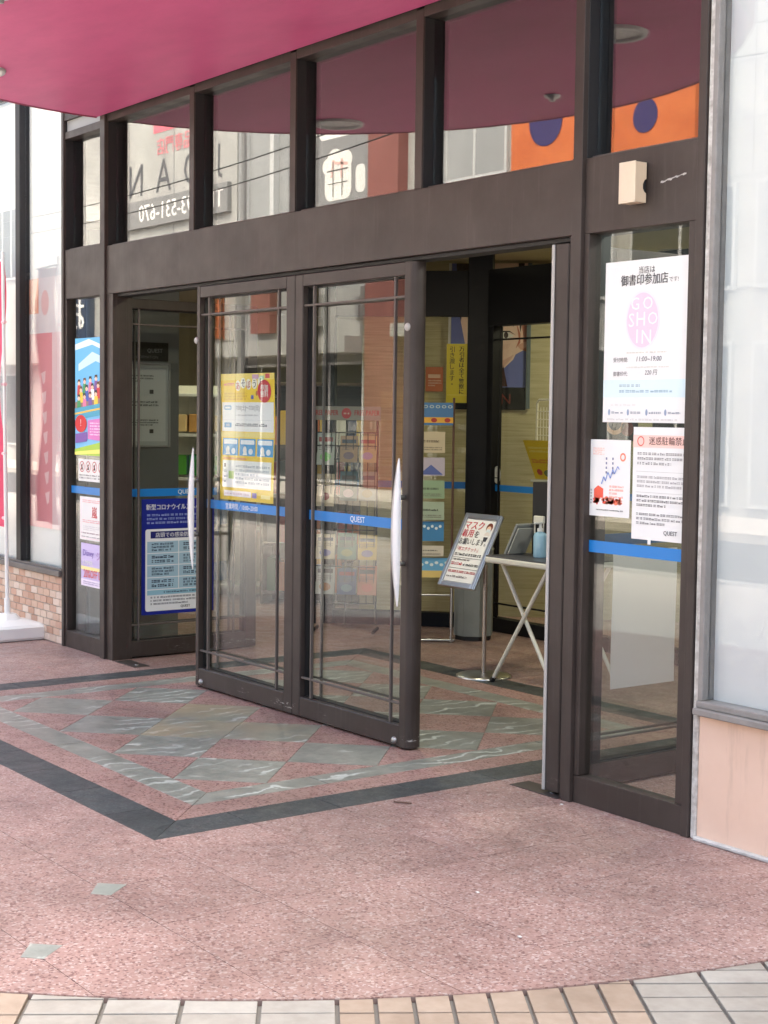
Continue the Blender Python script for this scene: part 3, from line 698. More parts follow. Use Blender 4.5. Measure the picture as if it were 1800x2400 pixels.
t, p = on_glass('bicycle_notice', 'white no-parking notice for bicycles with pink heading, right sidelight', 'notice', 4.203, 4.497, 1.04, 1.452)
p.r(0, .82, 1, .93, P(245,205,195)).ring(.13, .875, .06, .045, .25, P(220,110,100), 2).text('迷惑駐輪禁止', .27, .845, .03, P(110,75,70), .2, 'l', 3, .006)
p.dashes(.08, .66, .97, .79, 3, P(150,148,150)).r(.06, .605, .97, .608, P(190,190,190), 2).dashes(.08, .46, .97, .58, 3, P(175,172,175)).r(.06, .42, .97, .423, P(190,190,190), 2).dashes(.08, .29, .97, .41, 3, P(130,128,130)).dashes(.08, .13, .97, .25, 3, P(140,138,142)).text('QUEST', .55, .05, .018, P(60,60,66), .12, 'l', 3, .01); p.done(t)
MB().box(4.3, 4.315, .0315, .0325, 1.024, 1.045).build('tape_tab', WHT and paper(P(235,235,235)), t)
# yellow poster behind the left closed leaf's glass
crl = lambda u, v: .0035*math.sin(v*6+1)
t, p = sheet('yellow_event_poster', 'tall yellow and white event poster on the closed door glass', 'poster', (1.166, .058, 1.028), X, Z, .53, .66, P(250,210,40), crl)
p.r(0, .78, 1, 1, P(250,212,45)).r(0, .95, 1, 1, P(252,228,120), 2).r(.6, .955, .72, .99, P(215,170,200), 3).r(.84, .96, .92, .995, P(225,90,100), 3).r(.74, .95, .82, .98, P(170,215,180), 3)
p.dashes(.06, .9, .26, .94, 1, P(235,120,120))
for ch, u, v, c in (('あ', .3, .875, P(190,60,60)), ('そ', .4, .895, P(60,60,90)), ('ぼ', .5, .885, P(190,60,60)), ('う', .61, .89, P(50,50,60)), ('！', .72, .9, P(50,50,60))):
    p.e(u+.03, v+.03, .05, .042, P(255,252,235), 3).text(ch, u+.03, v, .038, c, None, 'c', 4, .015)
p.dashes(.06, .79, .5, .855, 3, P(215,165,20), .7)
p.r(.57, .8, .62, .83, P(90,95,170), 3).e(.68, .845, .02, .02, P(190,110,40), 3).e(.82, .86, .125, .088, P(205,25,50), 4).text('参加', .82, .862, .034, (.85,.83,.8), None, 'c', 5, .02).text('無料', .82, .815, .034, (.85,.83,.8), None, 'c', 5, .02)
p.r(.02, .545, .98, .775, P(248,248,250), 2).rr(.06, .715, .2, .75, .008, P(120,175,220), 3).r(.08, .725, .18, .74, P(245,248,250), 4).text('7/30[土]〜7/31[日]', .28, .705, .032, P(95,105,120), .3, 'l', 3, .008).dashes(.28, .665, .7, .685, 1, P(175,178,185)).r(.04, .635, .95, .637, P(200,205,215), 3)
p.rr(.06, .575, .2, .615, .004, P(40,140,205), 3).text('会場', .13, .583, .016, (.85,.87,.9), None, 'c', 4).dashes(.27, .58, .86, .615, 1, P(95,100,112), .8)
p.r(0, .5, 1, .54, P(245,225,130), 3)
for k in range(3):
    u0 = .04+k*.325; p.r(u0, .355, u0+.295, .49, P(35,150,215), 3).rr(u0+.02, .445, u0+.275, .48, .006, P(240,248,252), 4).e(u0+.1, .4, .035, .03, P(245,245,240), 4, 14).poly([(u0+.06,.36),(u0+.15,.36),(u0+.13,.39),(u0+.08,.39)], P(245,245,240), 4).e(u0+.21, .39, .04, .024, P(220,235,245), 4, 14).dashes(u0+.04, .452, u0+.26, .474, 1, P(140,170,200))
p.dashes(.06, .32, .5, .345, 1, P(230,120,110)).r(.05, .1, .96, .315, P(250,250,248), 3).dashes(.3, .13, .93, .29, 5, P(165,175,185), k=4).r(.17, .17, .27, .23, P(170,200,120), 4).r(.08, .26, .11, .29, P(60,60,70), 4).dashes(.08, .13, .15, .25, 3, P(170,175,185), k=4)
p.rr(.08, .03, .6, .075, .004, P(248,240,245), 3).r(.62, .03, .7, .07, P(130,120,190), 3).dashes(.1, .04, .56, .068, 1, P(210,180,190), k=4).r(.78, .03, .95, .06, P(250,235,160), 3); p.done(t)
# blue notice on the left open leaf (faces +x, glass at x about -0.047)
lx = -.0445
t, p = sheet('virus_notice', 'dark blue infection-control notice with pale table on the open left door', 'notice', (lx, .215, .252), Y, Z, .5, .705, P(22,38,140))
p.text('新型コロナウイルスへの対応', .06, .905, .036, (.8,.82,.85), .44, 'l', 3, .012).dashes(.07, .78, .95, .88, 3, P(150,165,215), .6)
p.rr(.05, .03, .97, .74, .014, P(235,238,242), 2).r(.12, .66, .9, .72, P(30,35,110), 3).text('店頭での感染防止対策', .51, .668, .03, (.82,.84,.87), .34, 'c', 4, .008)
for r_ in range(4):
    for c_ in range(2):
        u0, v0 = .075+c_*.435, .535-r_*.105; p.r(u0, v0, u0+.425, v0+.098, P(165,197,215), 3).dashes(u0+.06, v0+.012, u0+.36, v0+.088, 3 if (r_+c_) % 2 == 0 else 2, P(35,50,80), .75, 4)
p.r(.075, .17, .935, .212, P(150,195,215), 3).dashes(.3, .18, .85, .205, 1, P(35,50,80), k=4).dashes(.12, .08, .9, .165, 3, P(120,122,135), k=4).text('QUEST', .6, .045, .018, P(50,50,60), None, 'c', 4, .01); p.done(t)
# its twin on the right open leaf, seen from the back: a bare white sheet
t, p = sheet('notice_back', 'plain white back of a sheet taped to the open right door', 'sheet of paper', (3.785+.0565, .685, .39), -Y, Z, .37, .56, (.86,.86,.86), lambda u, v: .002*math.sin(v*6))
# ================================================================== INTERIOR SHELL
M_BEIGEW = None
def strip_wall():
    m = mat('beige_strip_stone', (.5,.45,.28), .7); n, L, p = nodes(m); v = worldpos(m, (1, 1, 1))
    sx = N(m, 'ShaderNodeSeparateXYZ'); L.new(v, sx.inputs[0])
    st_ = noise(m, worldpos(m, (1.2, 1.2, 30)), 2.5, 4, .6)
    c = ramp(m, st_, [(.3, (.40,.355,.2)), (.5, (.5,.45,.28)), (.75, (.6,.55,.36))]); L.new(c, p.inputs['Base Color'])
    bump(m, st_, .35, .006); return m
M_BEIGEW = strip_wall()
M_CEIL = rough_mat('cream_ceiling', (.42,.385,.27), (.48,.44,.31), 2, .8, .02)
M_GREYW = rough_mat('grey_wall_panel', (.16,.165,.165), (.2,.205,.205), 2, .5, .02)
def hide_struct(o): return tag(o, kind='structure')
hide_struct(MB().box(-6.9, 7.9, .47, 6.9, 2.62, 2.7).build('ceiling', M_CEIL))
bw_ = thing('back_wall', 'cream rear wall of the shop beyond the inner glazing', 'wall', (0, 6.9, 0)); MB().box(-7, 8, 6.9, 7, -.1, 3.5).build('plaster', M_CEIL, bw_)
for x, s_ in ((-7, 'left'), (7.9, 'right')):
    q = thing('side_wall', 'cream %s side wall of the shop interior' % s_, 'wall', (x, 3, 0)); MB().box(x, x+.1, .2, 6.9, -.1, 3.5).build('plaster', M_CEIL, q)
gw = thing('vestibule_wall', 'dark grey panelled wall beside the open left door', 'wall', (-.7, .4, 0))
MB().box(-.75, -.65, .16, .795, 0, 2.62).build('panel', M_GREYW, gw)
gw2 = thing('vestibule_wall', 'dark grey side wall of the vestibule behind the right sidelight', 'wall', (4.7, .8, 0))
MB().box(4.66, 4.75, .2, 2.1, 0, 2.62).build('panel', M_GREYW, gw2)
t, p = sheet('framed_notice', 'framed white store notice on the dark grey vestibule wall', 'notice', (-.648, .36, 1.267), Y, Z, .355, .52, P(190,192,190))
p.r(.07, .05, .95, .95, P(215,216,214)).dashes(.12, .78, .7, .88, 3, P(70,70,72)).dashes(.12, .48, .8, .56, 2, P(60,60,62)).dashes(.12, .24, .8, .33, 3, P(60,60,62)).r(.62, .64, .7, .69, P(70,70,70), 3).r(.62, .15, .7, .2, P(70,70,70), 3); p.done(t)
m = MB(); O = Vector((-.648, .36, 1.267))
for y0, y1, z0, z1 in ((.345, .362, 1.255, 1.8), (.713, .728, 1.255, 1.8), (.362, .713, 1.255, 1.269), (.362, .713, 1.786, 1.8)): m.box(-.649, -.635, y0, y1, z0, z1, c=.002)
m.build('frame', M_SEAL, t)
t, p = sheet('name_plaque', 'black information plaque above the framed notice on grey wall', 'sign', (-.646, .39, 1.81), Y, Z, .325, .12, (.012,.012,.013))
p.text('QUEST', .7, .42, .03, P(150,150,150), None, 'c', 2).text('INFORMATION', .5, .14, .018, P(120,120,120), None, 'c', 2); p.done(t)
# ---- beige strip-stone wall behind the inner glazing (runs at 45 degrees)
D1 = Vector((1, 1, 0)).normalized(); ND = Vector((1, -1, 0)).normalized()
PB = Vector((-.42, 3.25, 0))
sw = thing('stone_wall', 'beige strip-stone wall standing behind the inner black glazing', 'wall', PB)
MB().obox(PB+D1*1.0-ND*.06+Z*1.31, D1, ND, Z, (1.95, .06, 1.31)).build('stone_face', M_BEIGEW, sw)
# ---- inner black-framed glazing
ig = thing('inner_screen', 'black framed inner glass screen with blue safety tape', 'partition', (.03, 2.8, 0))
MB().obox((.015, 2.8, 1.31), D1, ND, Z, (.085, .075, 1.31), c=.006).build('column', M_BLACKF, ig)
def ibox(name, x0, x1, y0, y1, z0, z1, mt=M_BLACKF, c=.002): return MB().box(x0, x1, y0, y1, z0, z1, c=c).build(name, mt, ig)
ibox('header', .135, 3.85, 2.76, 2.86, 2.1, 2.485); ibox('base_rail', .135, 3.85, 2.77, 2.85, 0, .095)
ibox('stile', .135, .19, 2.765, 2.855, .096, 2.099); ibox('glass_pane', .12, 3.85, 2.81, 2.817, .09, 2.62, M_INNER, 0)
for x in (.245,): ibox('glazing_bar', x, x+.01, 2.775, 2.79, .096, 2.099)
for z in (2.0, .19): ibox('glazing_bar', .19, 1.1, 2.777, 2.788, z, z+.012)
for x in (1.1, 2.05, 3.0, 3.85): ibox('post', x, x+.09, 2.75, 2.87, 0, 2.62)
ibox('safety_tape', .19, 3.85, 2.806, 2.8085, .968, 1.012, M_TAPE, 0)
def dbox(name, t0, t1, hw, z0, z1, mt=M_BLACKF, c=.002, off=0):
    o = Vector((.015, 2.8, 0))+D1*((t0+t1)/2)+ND*off+Z*((z0+z1)/2)
    return MB().obox(o, D1, ND, Z, (abs(t1-t0)/2, hw, (z1-z0)/2), c=c).build(name, mt, ig)
dbox('header', -1.02, -.086, .045, 2.172, 2.485); dbox('base_rail', -1.02, -.086, .04, 0, .098)
dbox('post', -1.09, -1.021, .05, 0, 2.62); dbox('glass_pane', -1.02, -.08, .0035, .09, 2.62, M_INNER, 0)
dbox('safety_tape', -1.02, -.086, .0012, .973, 1.021, M_TAPE, 0, .007)
# notices on the inner glazing
o = Vector((.015, 2.8, 0))+D1*(-.235)+ND*.012
t, p = sheet('shoplifting_notice', 'yellow vertical warning notice on the inner glass by the black column', 'notice', o+Z*1.573, D1, Z, .148, .41, P(205,190,45))
p.vtext('万引者は全て警察に', .72, .95, .033, P(40,38,25), 2, .02).vtext('引き渡します。', .27, .95, .036, P(60,58,35), 2, .008).r(.02, .13, .98, .135, P(225,215,110), 2); p.done(t)
t = thing('oval_sticker', 'white oval sticker on the inner glass door above the tape', 'sticker', (.215, 2.8, 1.08))
p = Print((.175, 2.8, 1.02), X, Z, .08, .12); p.e(.5, .5, .5, .5, P(215,215,208), 0).ring(.5, .5, .45, .45, .06, P(150,150,148), 1).r(.2, .3, .8, .36, P(60,60,60), 1).dashes(.25, .45, .75, .7, 3, P(170,170,168)); p.done(t, 'disc')
# ---- cosmetics poster on the stone wall
def onwall(name, label, cat, t0, t1, z0, z1, base, lift=.012): return sheet(name, label, cat, PB+D1*t0+ND*lift+Z*z0, D1, Z, t1-t0, z1-z0, base)
t, p = onwall('cosmetics_poster', 'large close-up portrait poster on periwinkle ground behind black column', 'poster', -.285, .27, 1.53, 2.6, P(112,122,190))
p.r(0, 0, 1, .155, P(14,12,16), 3)
SK = P(245,214,198)
p.poly([(.1,1),(.12,.62),(.2,.42),(.36,.2),(.5,.158),(.56,.2),(.66,.26),(.76,.31),(.83,.345),(.86,.38),(.93,.4),(1,.42),(1,1)], SK, 1)
p.poly([(.06,1),(.08,.72),(.13,.6),(.15,.75),(.3,1)], P(45,28,26), 2).poly([(.52,.2),(.62,.26),(.7,.31),(.76,.16),(.5,.155)], P(70,40,38), 2).poly([(.36,.2),(.52,.2),(.5,.155),(.3,.155)], P(40,25,28), 2)
p.poly([(.55,.575),(.62,.6),(.72,.605),(.83,.57),(.83,.59),(.72,.635),(.62,.63),(.54,.6)], P(70,45,40), 2)      # brow
p.poly([(.6,.5),(.68,.53),(.77,.53),(.84,.505),(.76,.49),(.67,.487)], P(238,236,232), 2).e(.73, .511, .03, .021, P(60,45,45), 3, 14).poly([(.58,.505),(.68,.54),(.78,.54),(.86,.51),(.78,.532),(.68,.53)], P(35,25,28), 3)
p.poly([(.86,.6),(.92,.52),(.92,.46),(.86,.42),(.9,.48),(.88,.55)], P(200,120,95), 2).poly([(.93,.6),(1,.7),(1,.4),(.95,.41),(.96,.5)], P(190,120,100), 2).poly([(.5,.3),(.7,.34),(.84,.38),(.8,.345),(.66,.27),(.54,.2)], P(226,184,168), 2).poly([(.52,.46),(.66,.44),(.8,.46),(.76,.42),(.6,.4)], P(240,206,190), 2).poly([(.88,.44),(.95,.46),(1,.47),(1,.43),(.93,.41)], P(222,170,150), 3)
p.poly([(.88,1),(.9,.6),(.92,.53),(.94,.6),(.96,1)], P(45,28,28), 3)
p.text('ON', .66, .04, .075, P(120,45,38), None, 'c', 4); p.done(t)
MB().obox(PB+D1*(-.297)+ND*.012+Z*2.07, D1, ND, Z, (.008, .012, .53)).build('frame_edge', M_WHITEP, t)
MB().obox(PB+D1*.288+ND*.014+Z*2.07, D1, ND, Z, (.014, .014, .53)).build('frame_edge', mat('slate_edge', (.13,.17,.19), .4), t)
t, p = onwall('orange_flyer', 'small orange flyer on the beige stone wall', 'flyer', -.47, -.34, 1.66, 1.84, P(205,120,85))
p.r(.15, .55, .85, .7, P(235,200,180), 2).dashes(.15, .2, .9, .5, 3, P(240,215,200)); p.done(t)
# ---- lamps in the interior ceiling
M_EMIT = bpy.data.materials.new('lit_lamp'); M_EMIT.use_nodes = True
_e = M_EMIT.node_tree.nodes['Principled BSDF']; _e.inputs['Emission Color'].default_value = (1,.93,.75,1); _e.inputs['Emission Strength'].default_value = 3
_e.inputs['Base Color'].default_value = (.8,.75,.6,1)
_li = 0
for x, y, pw, wh in ((1.55, .85, 26, 'added inside the closed doors to light the mask sign'), (4.28, 1.0, 48, 'added by the right sidelight to light the white sheet'), (.95, 3.7, 30, 'behind the inner screen'), (.0, 4.9, 26, 'deep in the shop'), (-1.7, 2.0, 22, 'over the goods shelf'), (-.95, 2.95, 14, 'before the stone wall'), (-3.4, 1.2, 22, 'far left of the shop'), (3.0, 4.4, 22, 'rear right of the shop')):  # first two lamps added to brighten the mask sign and white sheet
    q = thing('ceiling_lamp', 'round lit recessed ceiling lamp, %s' % wh, 'lamp', (x, y, 2.62), 'interior ceiling lamps')
    MB().lathe((x, y, 2.62), [(.1, .0), (.097, -.01), (.075, -.011), (.07, -.003)], 24).build('ring', M_WHITEP, q)
    MB().lathe((x, y, 2.615), [(.072, 0), (.0, -.003)], 20).build('bulb_face', M_EMIT, q)
    ld = bpy.data.lights.new('lamp_light', 'AREA'); ld.shape = 'DISK'; ld.size = .14; ld.energy = pw*.12; ld.color = (1, .9, .66) if x < 4 else (1, .96, .9)
    lo = bpy.data.objects.new('lamp_light', ld); lo.location = (0, 0, -.02); link(lo, q)
# ---- mask sign on a stand
ss = thing('mask_sign_stand', 'tilted white mask request sign in silver frame on a pole stand', 'sign stand', (1.6, 1.53, 0))
MB().lathe((1.6, 1.54, 0), [(0, .022), (.06, .02), (.145, .014), (.158, .008), (.158, .001)], 40).build('base', M_STEEL, ss)
MB().tube((1.6, 1.54, .015), (1.6, 1.54, .64), .0125, 14).build('pole', mat('dull_brass_pole', (.5,.43,.38), .35, .8), ss)
tl = R(27); SB = Vector((0, math.sin(tl), math.cos(tl))); SO = Vector((1.385, 1.37, .515)); SW, SH = .315, .455
sn = X.cross(SB)
brd = MB().obox(SO+X*(SW/2)+SB*(SH/2)-sn*.008, X, SB, sn, (SW/2, SH/2, .008), c=.004).build('board', M_STEEL, ss)
m = MB()
for a0, a1, b0, b1 in ((0, .024, 0, SH), (SW-.024, SW, 0, SH), (.024, SW-.024, 0, .03), (.024, SW-.024, SH-.03, SH)):
    m.obox(SO+X*((a0+a1)/2)+SB*((b0+b1)/2)+sn*.005, X, SB, sn, ((a1-a0)/2, (b1-b0)/2, .005), c=.003)
m.build('snap_frame', mat('brushed_frame', (.7,.71,.72), .3, 1), ss)
p = Print(SO+sn*.0008, X, SB, SW, SH); RD = P(195,35,60)
p.r(.09, .075, .91, .925, (.9,.89,.88), 0); p.r(.1, .395, .9, .4, INK, 2).r(.1, .25, .9, .255, INK, 2)
p.text('マスク', .1, .79, .05, RD, .165, 'l', 3, .02).text('着用', .1, .68, .048, RD, .105, 'l', 3, .02).text('を', .45, .68, .042, INK, None, 'l', 3, .015).text('お願いします。', .1, .575, .04, INK, .235, 'l', 3, .012)
p.text('「咳エチケット」', .12, .49, .026, RD, .2, 'l', 3, .006).dashes(.12, .415, .85, .465, 1, INK, .8)
p.dashes(.12, .355, .6, .385, 1, INK, .8).dashes(.12, .285, .42, .34, 1, RD, .8).dashes(.46, .285, .88, .33, 1, INK, .8).dashes(.12, .185, .88, .23, 1, P(180,60,70), .8).dashes(.12, .12, .7, .16, 1, P(120,110,115), .8)
p.e(.78, .83, .085, .062, P(120,60,45), 3).e(.78, .805, .062, .045, P(240,205,180), 4).rr(.73, .765, .84, .81, .006, P(225,235,240), 5).poly([(.7,.72),(.86,.72),(.83,.76),(.73,.76)], P(235,225,220), 3).poly([(.74,.64),(.82,.64),(.84,.7),(.72,.7)], P(60,60,70), 3)
p.done(ss, 'printed_sheet')
# ---- folding table
tb = thing('folding_table', 'small cream folding table with crossed tube legs in the vestibule', 'table', (2.02, 1.7, 0))
M_CREAM = mat('cream_paint', (.78,.75,.66), .4)
MB().box(1.73, 2.33, 1.42, 1.98, .672, .705, c=.008).build('tabletop', M_CREAM, tb)
MB().box(1.735, 2.325, 1.425, 1.975, .7055, .712, c=.002).build('top_sheet', mat('dark_table_mat', (.08,.08,.09), .4), tb)
for y in (1.47, 1.93):
    MB().tube((1.765, y, .018), (2.2, y, .665), .0115, 12).build('leg', M_CREAM, tb); MB().tube((2.24, y+.025, .018), (1.8, y+.025, .665), .0115, 12).build('leg', M_CREAM, tb)
    MB().tube((1.753, y, 0), (1.772, y, .028), .0145, 12).build('rubber_foot', M_DARK, tb); MB().tube((2.252, y+.025, 0), (2.233, y+.025, .028), .0145, 12).build('rubber_foot', M_DARK, tb)
for y in (1.47,): MB().tube((1.8, 1.495, .66), (1.8, 1.955, .66), .009, 10).build('cross_tube', M_CREAM, tb)
bt = thing('sanitizer_bottle', 'clear pump bottle of blue hand sanitizer on the folding table', 'bottle', (1.99, 1.6, .712))
m = bpy.data.materials.new('blue_gel'); m.use_nodes = True; _q = m.node_tree.nodes['Principled BSDF']; _q.inputs['Base Color'].default_value = (.36,.58,.74,1); _q.inputs['Roughness'].default_value = .12
MB().lathe((1.99, 1.6, .712), [(0,.001), (.036,.0), (.038,.006), (.038,.115), (.033,.132), (.016,.142)], 24).build('body', m, bt)
MB().lathe((1.99, 1.6, .712), [(.016,.1425), (.017,.16), (.008,.163), (.007,.185), (0,.186)], 18).build('pump', M_WHITEP, bt)
MB().box(1.982, 1.998, 1.555, 1.61, .896, .908, c=.003).build('spout', M_WHITEP, bt)
q = thing('tilted_board', 'grey signboard leaning on the folding table', 'board', (1.8, 1.62, .712))
a_ = Vector((.5, 0, .866)); MB().obox((1.80, 1.62, .8), Y, Vector((.866,0,-.5)), a_, (.07, .008, .1), c=.002).build('panel', mat('grey_card', (.3,.31,.3), .5), q); MB().obox((1.815, 1.62, .79), Y, Vector((.866,0,-.5)), a_, (.065, .004, .085), c=.001).build('card', mat('pale_card', (.5,.5,.46), .5), q)
q = thing('black_box', 'black display box standing at the back of the folding table', 'box', (1.92, 1.74, .712))
MB().box(1.83, 2.01, 1.68, 1.8, .7125, 1.12, c=.004).build('casing', mat('matt_black', (.01,.01,.012), .5), q); MB().box(2.0105, 2.022, 1.67, 1.79, .713, 1.15, c=.002).build('edge_panel', paper(P(120,140,200)), q)
q = thing('wicker_caddy', 'small cream wicker caddy behind the sanitizer bottle', 'caddy', (1.92, 1.65, .712))
MB().tube((1.89, 1.65, .7125), (1.89, 1.65, .9), .004, 6).tube((1.96, 1.65, .7125), (1.96, 1.65, .9), .004, 6).box(1.885, 1.965, 1.64, 1.66, .895, .935, c=.004).build('rack', M_CREAM, q)
# ---- grey bin
bn = thing('grey_bin', 'grey faceted waste bin standing against the inner screen', 'bin', (.43, 2.43, 0))
M_BIN = rough_mat('grey_bin_plastic', (.2,.215,.205), (.24,.255,.245), 5, .5, .02)
def hexa(r, z0, z1, r1=None):
    m = MB(); n = 8; r1 = r1 or r
    vs = [(.43+q_*math.cos(R(22.5+45*i)), 2.43+q_*math.sin(R(22.5+45*i)), z) for q_, z in ((r, z0), (r1, z1)) for i in range(n)]
    m.add(vs, [(i, (i+1) % n, n+(i+1) % n, n+i) for i in range(n)]+[tuple(range(n)), tuple(range(n, 2*n))]); return m
hexa(.135, .03, .6).build('body', M_BIN, bn); hexa(.125, 0, .03).build('plinth', M_DARK, bn); hexa(.14, .601, .63, .12).build('lid', M_BIN, bn)
# ---- leaflet rack right of the closed doors
RF = Vector((.8, -.6, 0)); RA = Vector((.6, .8, 0))     # rack front normal and its right-hand direction
lr = thing('leaflet_rack', 'tall wire leaflet rack seen through the right doorway', 'rack', (.33, 2.15, 0))
RO_ = Vector((.33, 2.15, 0))
m = MB()
for s_ in (-.13, .13): m.tube(RO_+RA*s_+Z*.02, RO_+RA*s_+Z*1.6, .008, 8)
m.build('upright', mat('brown_rail', (.12,.06,.04), .5), lr)
MB().tube(RO_-RA*.13+Z*.3, RO_+RA*.13+Z*.3, .008, 8).tube(RO_-RA*.15+RF*.08+Z*.012, RO_+RA*.15+RF*.08+Z*.012, .01, 8).tube(RO_-RA*.13-RF*.0+Z*.02, RO_-RA*.13+RF*.12+Z*.012, .01, 8).tube(RO_+RA*.13+Z*.02, RO_+RA*.13+RF*.12+Z*.012, .01, 8).tube(RO_+RA*.13+RF*.1+Z*.012, RO_+RA*.13+RF*.1+Z*.36, .009, 8).build('foot_frame', M_STEEL, lr)
lv = [(1.42, .15, P(70,120,175), 'blue sea leaflet with red dots'), (1.24, .14, P(205,190,160), 'cream leaflet with brown lettering'), (1.09, .12, P(190,180,195), 'pale leaflet with a blue triangle'), (.94, .12, P(150,175,140), 'pale green leaflet with dark print'), (.80, .12, P(170,185,160), 'light sage leaflet with one dark line'), (.66, .13, P(70,135,185), 'blue patterned leaflet with white flowers'), (.56, .07, P(215,205,185), 'thin cream leaflet strip'), (.42, .13, P(110,175,215), 'sky blue leaflet with yellow beach')]
for i, (z, h, c, d) in enumerate(lv):
    b_ = (Z*.97-RF*.2).normalized(); O = RO_+RA*(-.125)+RF*(.04+.0)+Z*z
    t, p = sheet('leaflet', d+' in the wire rack', 'leaflet', O, RA, b_, .25 if i in (0, 7) else .2, h, c, None, 'leaflets in the wire rack')
    if i == 0:
        for k in range(6): p.ring(.12+k*.16, .82, .06, .07, .4, P(190,205,200), 2, 10)
        p.r(0, .1, 1, .35, P(225,170,60), 2); [p.e(.15+k*.35, .22, .08, .1, P(170,50,40), 3, 12) for k in range(3)]
    elif i == 2: p.poly([(.15,.05),(.95,.05),(.55,.6)], P(90,105,170), 2)
    elif i == 5 or i == 7:
        for k in range(7): p.e(.1+k*.13, .75-.1*(k % 2), .05, .08, P(230,240,240), 2, 8)
        if i == 7: p.r(0, 0, 1, .35, P(228,200,120), 2)
    else: p.dashes(.1, .45, .8, .65, 1, P(90,70,60) if i == 1 else P(50,50,45)); p.dashes(.1, .1, .9, .3, 2, P(120,110,100))
    p.done(t)
# ---- FREE PAPER rack seen through the right closed leaf
FO = Vector((-.285, 1.885, 0)); fk = thing('free_paper_rack', 'black wire magazine rack with grey header board, behind closed door glass', 'rack', FO)
m = MB()
for s_ in (-.21, .0, .21): m.tube(FO+D1*s_+Z*.05, FO+D1*s_+Z*1.45, .008, 8)
m.build('upright', M_BLACKF, fk)
m = MB()
for z in (.2, .45, .7, .92, 1.0, 1.18, 1.27, 1.36): m.tube(FO-D1*.21+ND*.03+Z*z, FO+D1*.21+ND*.03+Z*z, .004, 6)
for s_ in range(-4, 5): m.tube(FO+D1*s_*.05+ND*.03+Z*.2, FO+D1*s_*.05+ND*.03+Z*1.36, .003, 6)
m.build('wire_grid', M_BLACKF, fk)
for s_ in (-.21, .21): MB().tube(FO+D1*s_+ND*.1+Z*.015, FO+D1*s_-ND*.1+Z*.015, .012, 8).build('foot', M_BLACKF, fk)
hb = MB().obox(FO+ND*.02+Z*1.49, D1, ND, Z, (.235, .006, .047), c=.002).build('header_board', paper(P(150,145,138)), fk)
p = Print(FO-D1*.235+ND*.0268+Z*1.443, D1, Z, .47, .094)
p.text('FREE PAPER', .02, .36, .034, P(170,45,50), .17, 'l', 2, .02).text('FREE PAPER', .62, .36, .034, P(170,45,50), .17, 'l', 2, .02).e(.5, .5, .07, .38, P(185,45,55), 2).dashes(.46, .4, .54, .6, 1, P(230,215,200)); p.done(fk, 'print', 'lettering')
mg = [(-.2, .26, .13, .2, P(185,185,178)), (-.05, .26, .13, .18, P(60,80,120)), (.09, .26, .13, .2, P(190,120,90)), (-.2, .5, .13, .17, P(205,195,170)), (-.05, .5, .13, .18, P(90,130,110)), (.09, .5, .13, .17, P(200,170,90)), (-.2, .86, .12, .22, P(205,190,165)), (-.04, .9, .12, .2, P(70,95,105)), (.09, .9, .12, .2, P(150,150,140)), (-.2, 1.14, .12, .22, P(175,185,180)), (-.04, 1.16, .12, .18, P(170,140,110)), (.09, 1.16, .12, .18, P(190,165,120))]
wd = ['lower left', 'lower middle', 'lower right', 'second row left', 'second row middle', 'second row right', 'third row left', 'third row middle', 'third row right', 'top left', 'top middle', 'top right']
for (s_, z, w_, h, c), d in zip(mg, wd):
    t, p = sheet('magazine', 'free magazine in the black wire rack, %s pocket' % d, 'magazine', FO+D1*s_+ND*.045+Z*z, D1, (Z*.98-ND*.15), w_, h, c, None, 'free magazines in the wire rack', .006)
    k = random.choice([P(60,50,50), P(150,50,50), P(50,70,90)])
    if d == 'third row left': p.text('WORK', .08, .72, .03, P(50,40,40), .1, 'l', 2, .02); p.e(.5, .3, .25, .12, P(150,60,70), 2)
    else: p.r(.1, .72, .9, .86, k, 2); p.dashes(.1, .45, .9, .66, 3, P(110,100,95)); p.e(.5, .25, .3, .14, P(random.randint(100,220), random.randint(90,200), random.randint(80,180)), 2)
    p.done(t)
# ---- yellow leaflet easel and wire basket rack behind the inner glass
ez = thing('leaflet_easel', 'pale metal leaflet stand with wire basket top behind the inner glass', 'stand', (.72, 3.05, 0))
MB().tube((.62, 3.05, .02), (.62, 3.05, 1.5), .01, 8).tube((.5, 3.02, .01), (.75, 3.02, .01), .012, 8).tube((.62, 2.93, .01), (.62, 3.2, .01), .012, 8).build('post', M_CREAM, ez)
m = MB()
zt = 1.6
m.path([(.28, 3.1, 1.28), (.28, 3.1, zt-.02), (.3, 3.1, zt), (.52, 3.1, zt), (.54, 3.1, zt-.02), (.54, 3.1, 1.28)], .008)
for k in range(9): m.tube((.285+k*.031, 3.1, 1.3), (.285+k*.031, 3.1, 1.55), .003, 6)
for k in range(5): m.tube((.28, 3.1, 1.3+k*.055), (.54, 3.1, 1.3+k*.055), .003, 6)
m.tube((.54, 3.06, 1.3), (.62, 3.05, 1.3), .006, 6); m.build('wire_basket', M_CREAM, ez)
b_ = Vector((.15, .3, -.94)).normalized()*-1
t, p = sheet('yellow_leaflet', 'tilted yellow leaflet on the metal stand behind the inner glass', 'leaflet', Vector((.42, 2.97, 1.06)), X, b_, .27, .28, P(205,175,20))
p.dashes(.12, .68, .9, .86, 2, P(215,205,120)).dashes(.1, .38, .9, .56, 1, P(190,110,40), .7).e(.25, .18, .1, .08, P(170,60,50), 2).e(.6, .15, .2, .1, P(90,100,60), 2); p.done(t)
MB().box(.41, .7, 2.93, 2.965, 1.04, 1.055, c=.003).build('ledge', M_WHITEP, ez)
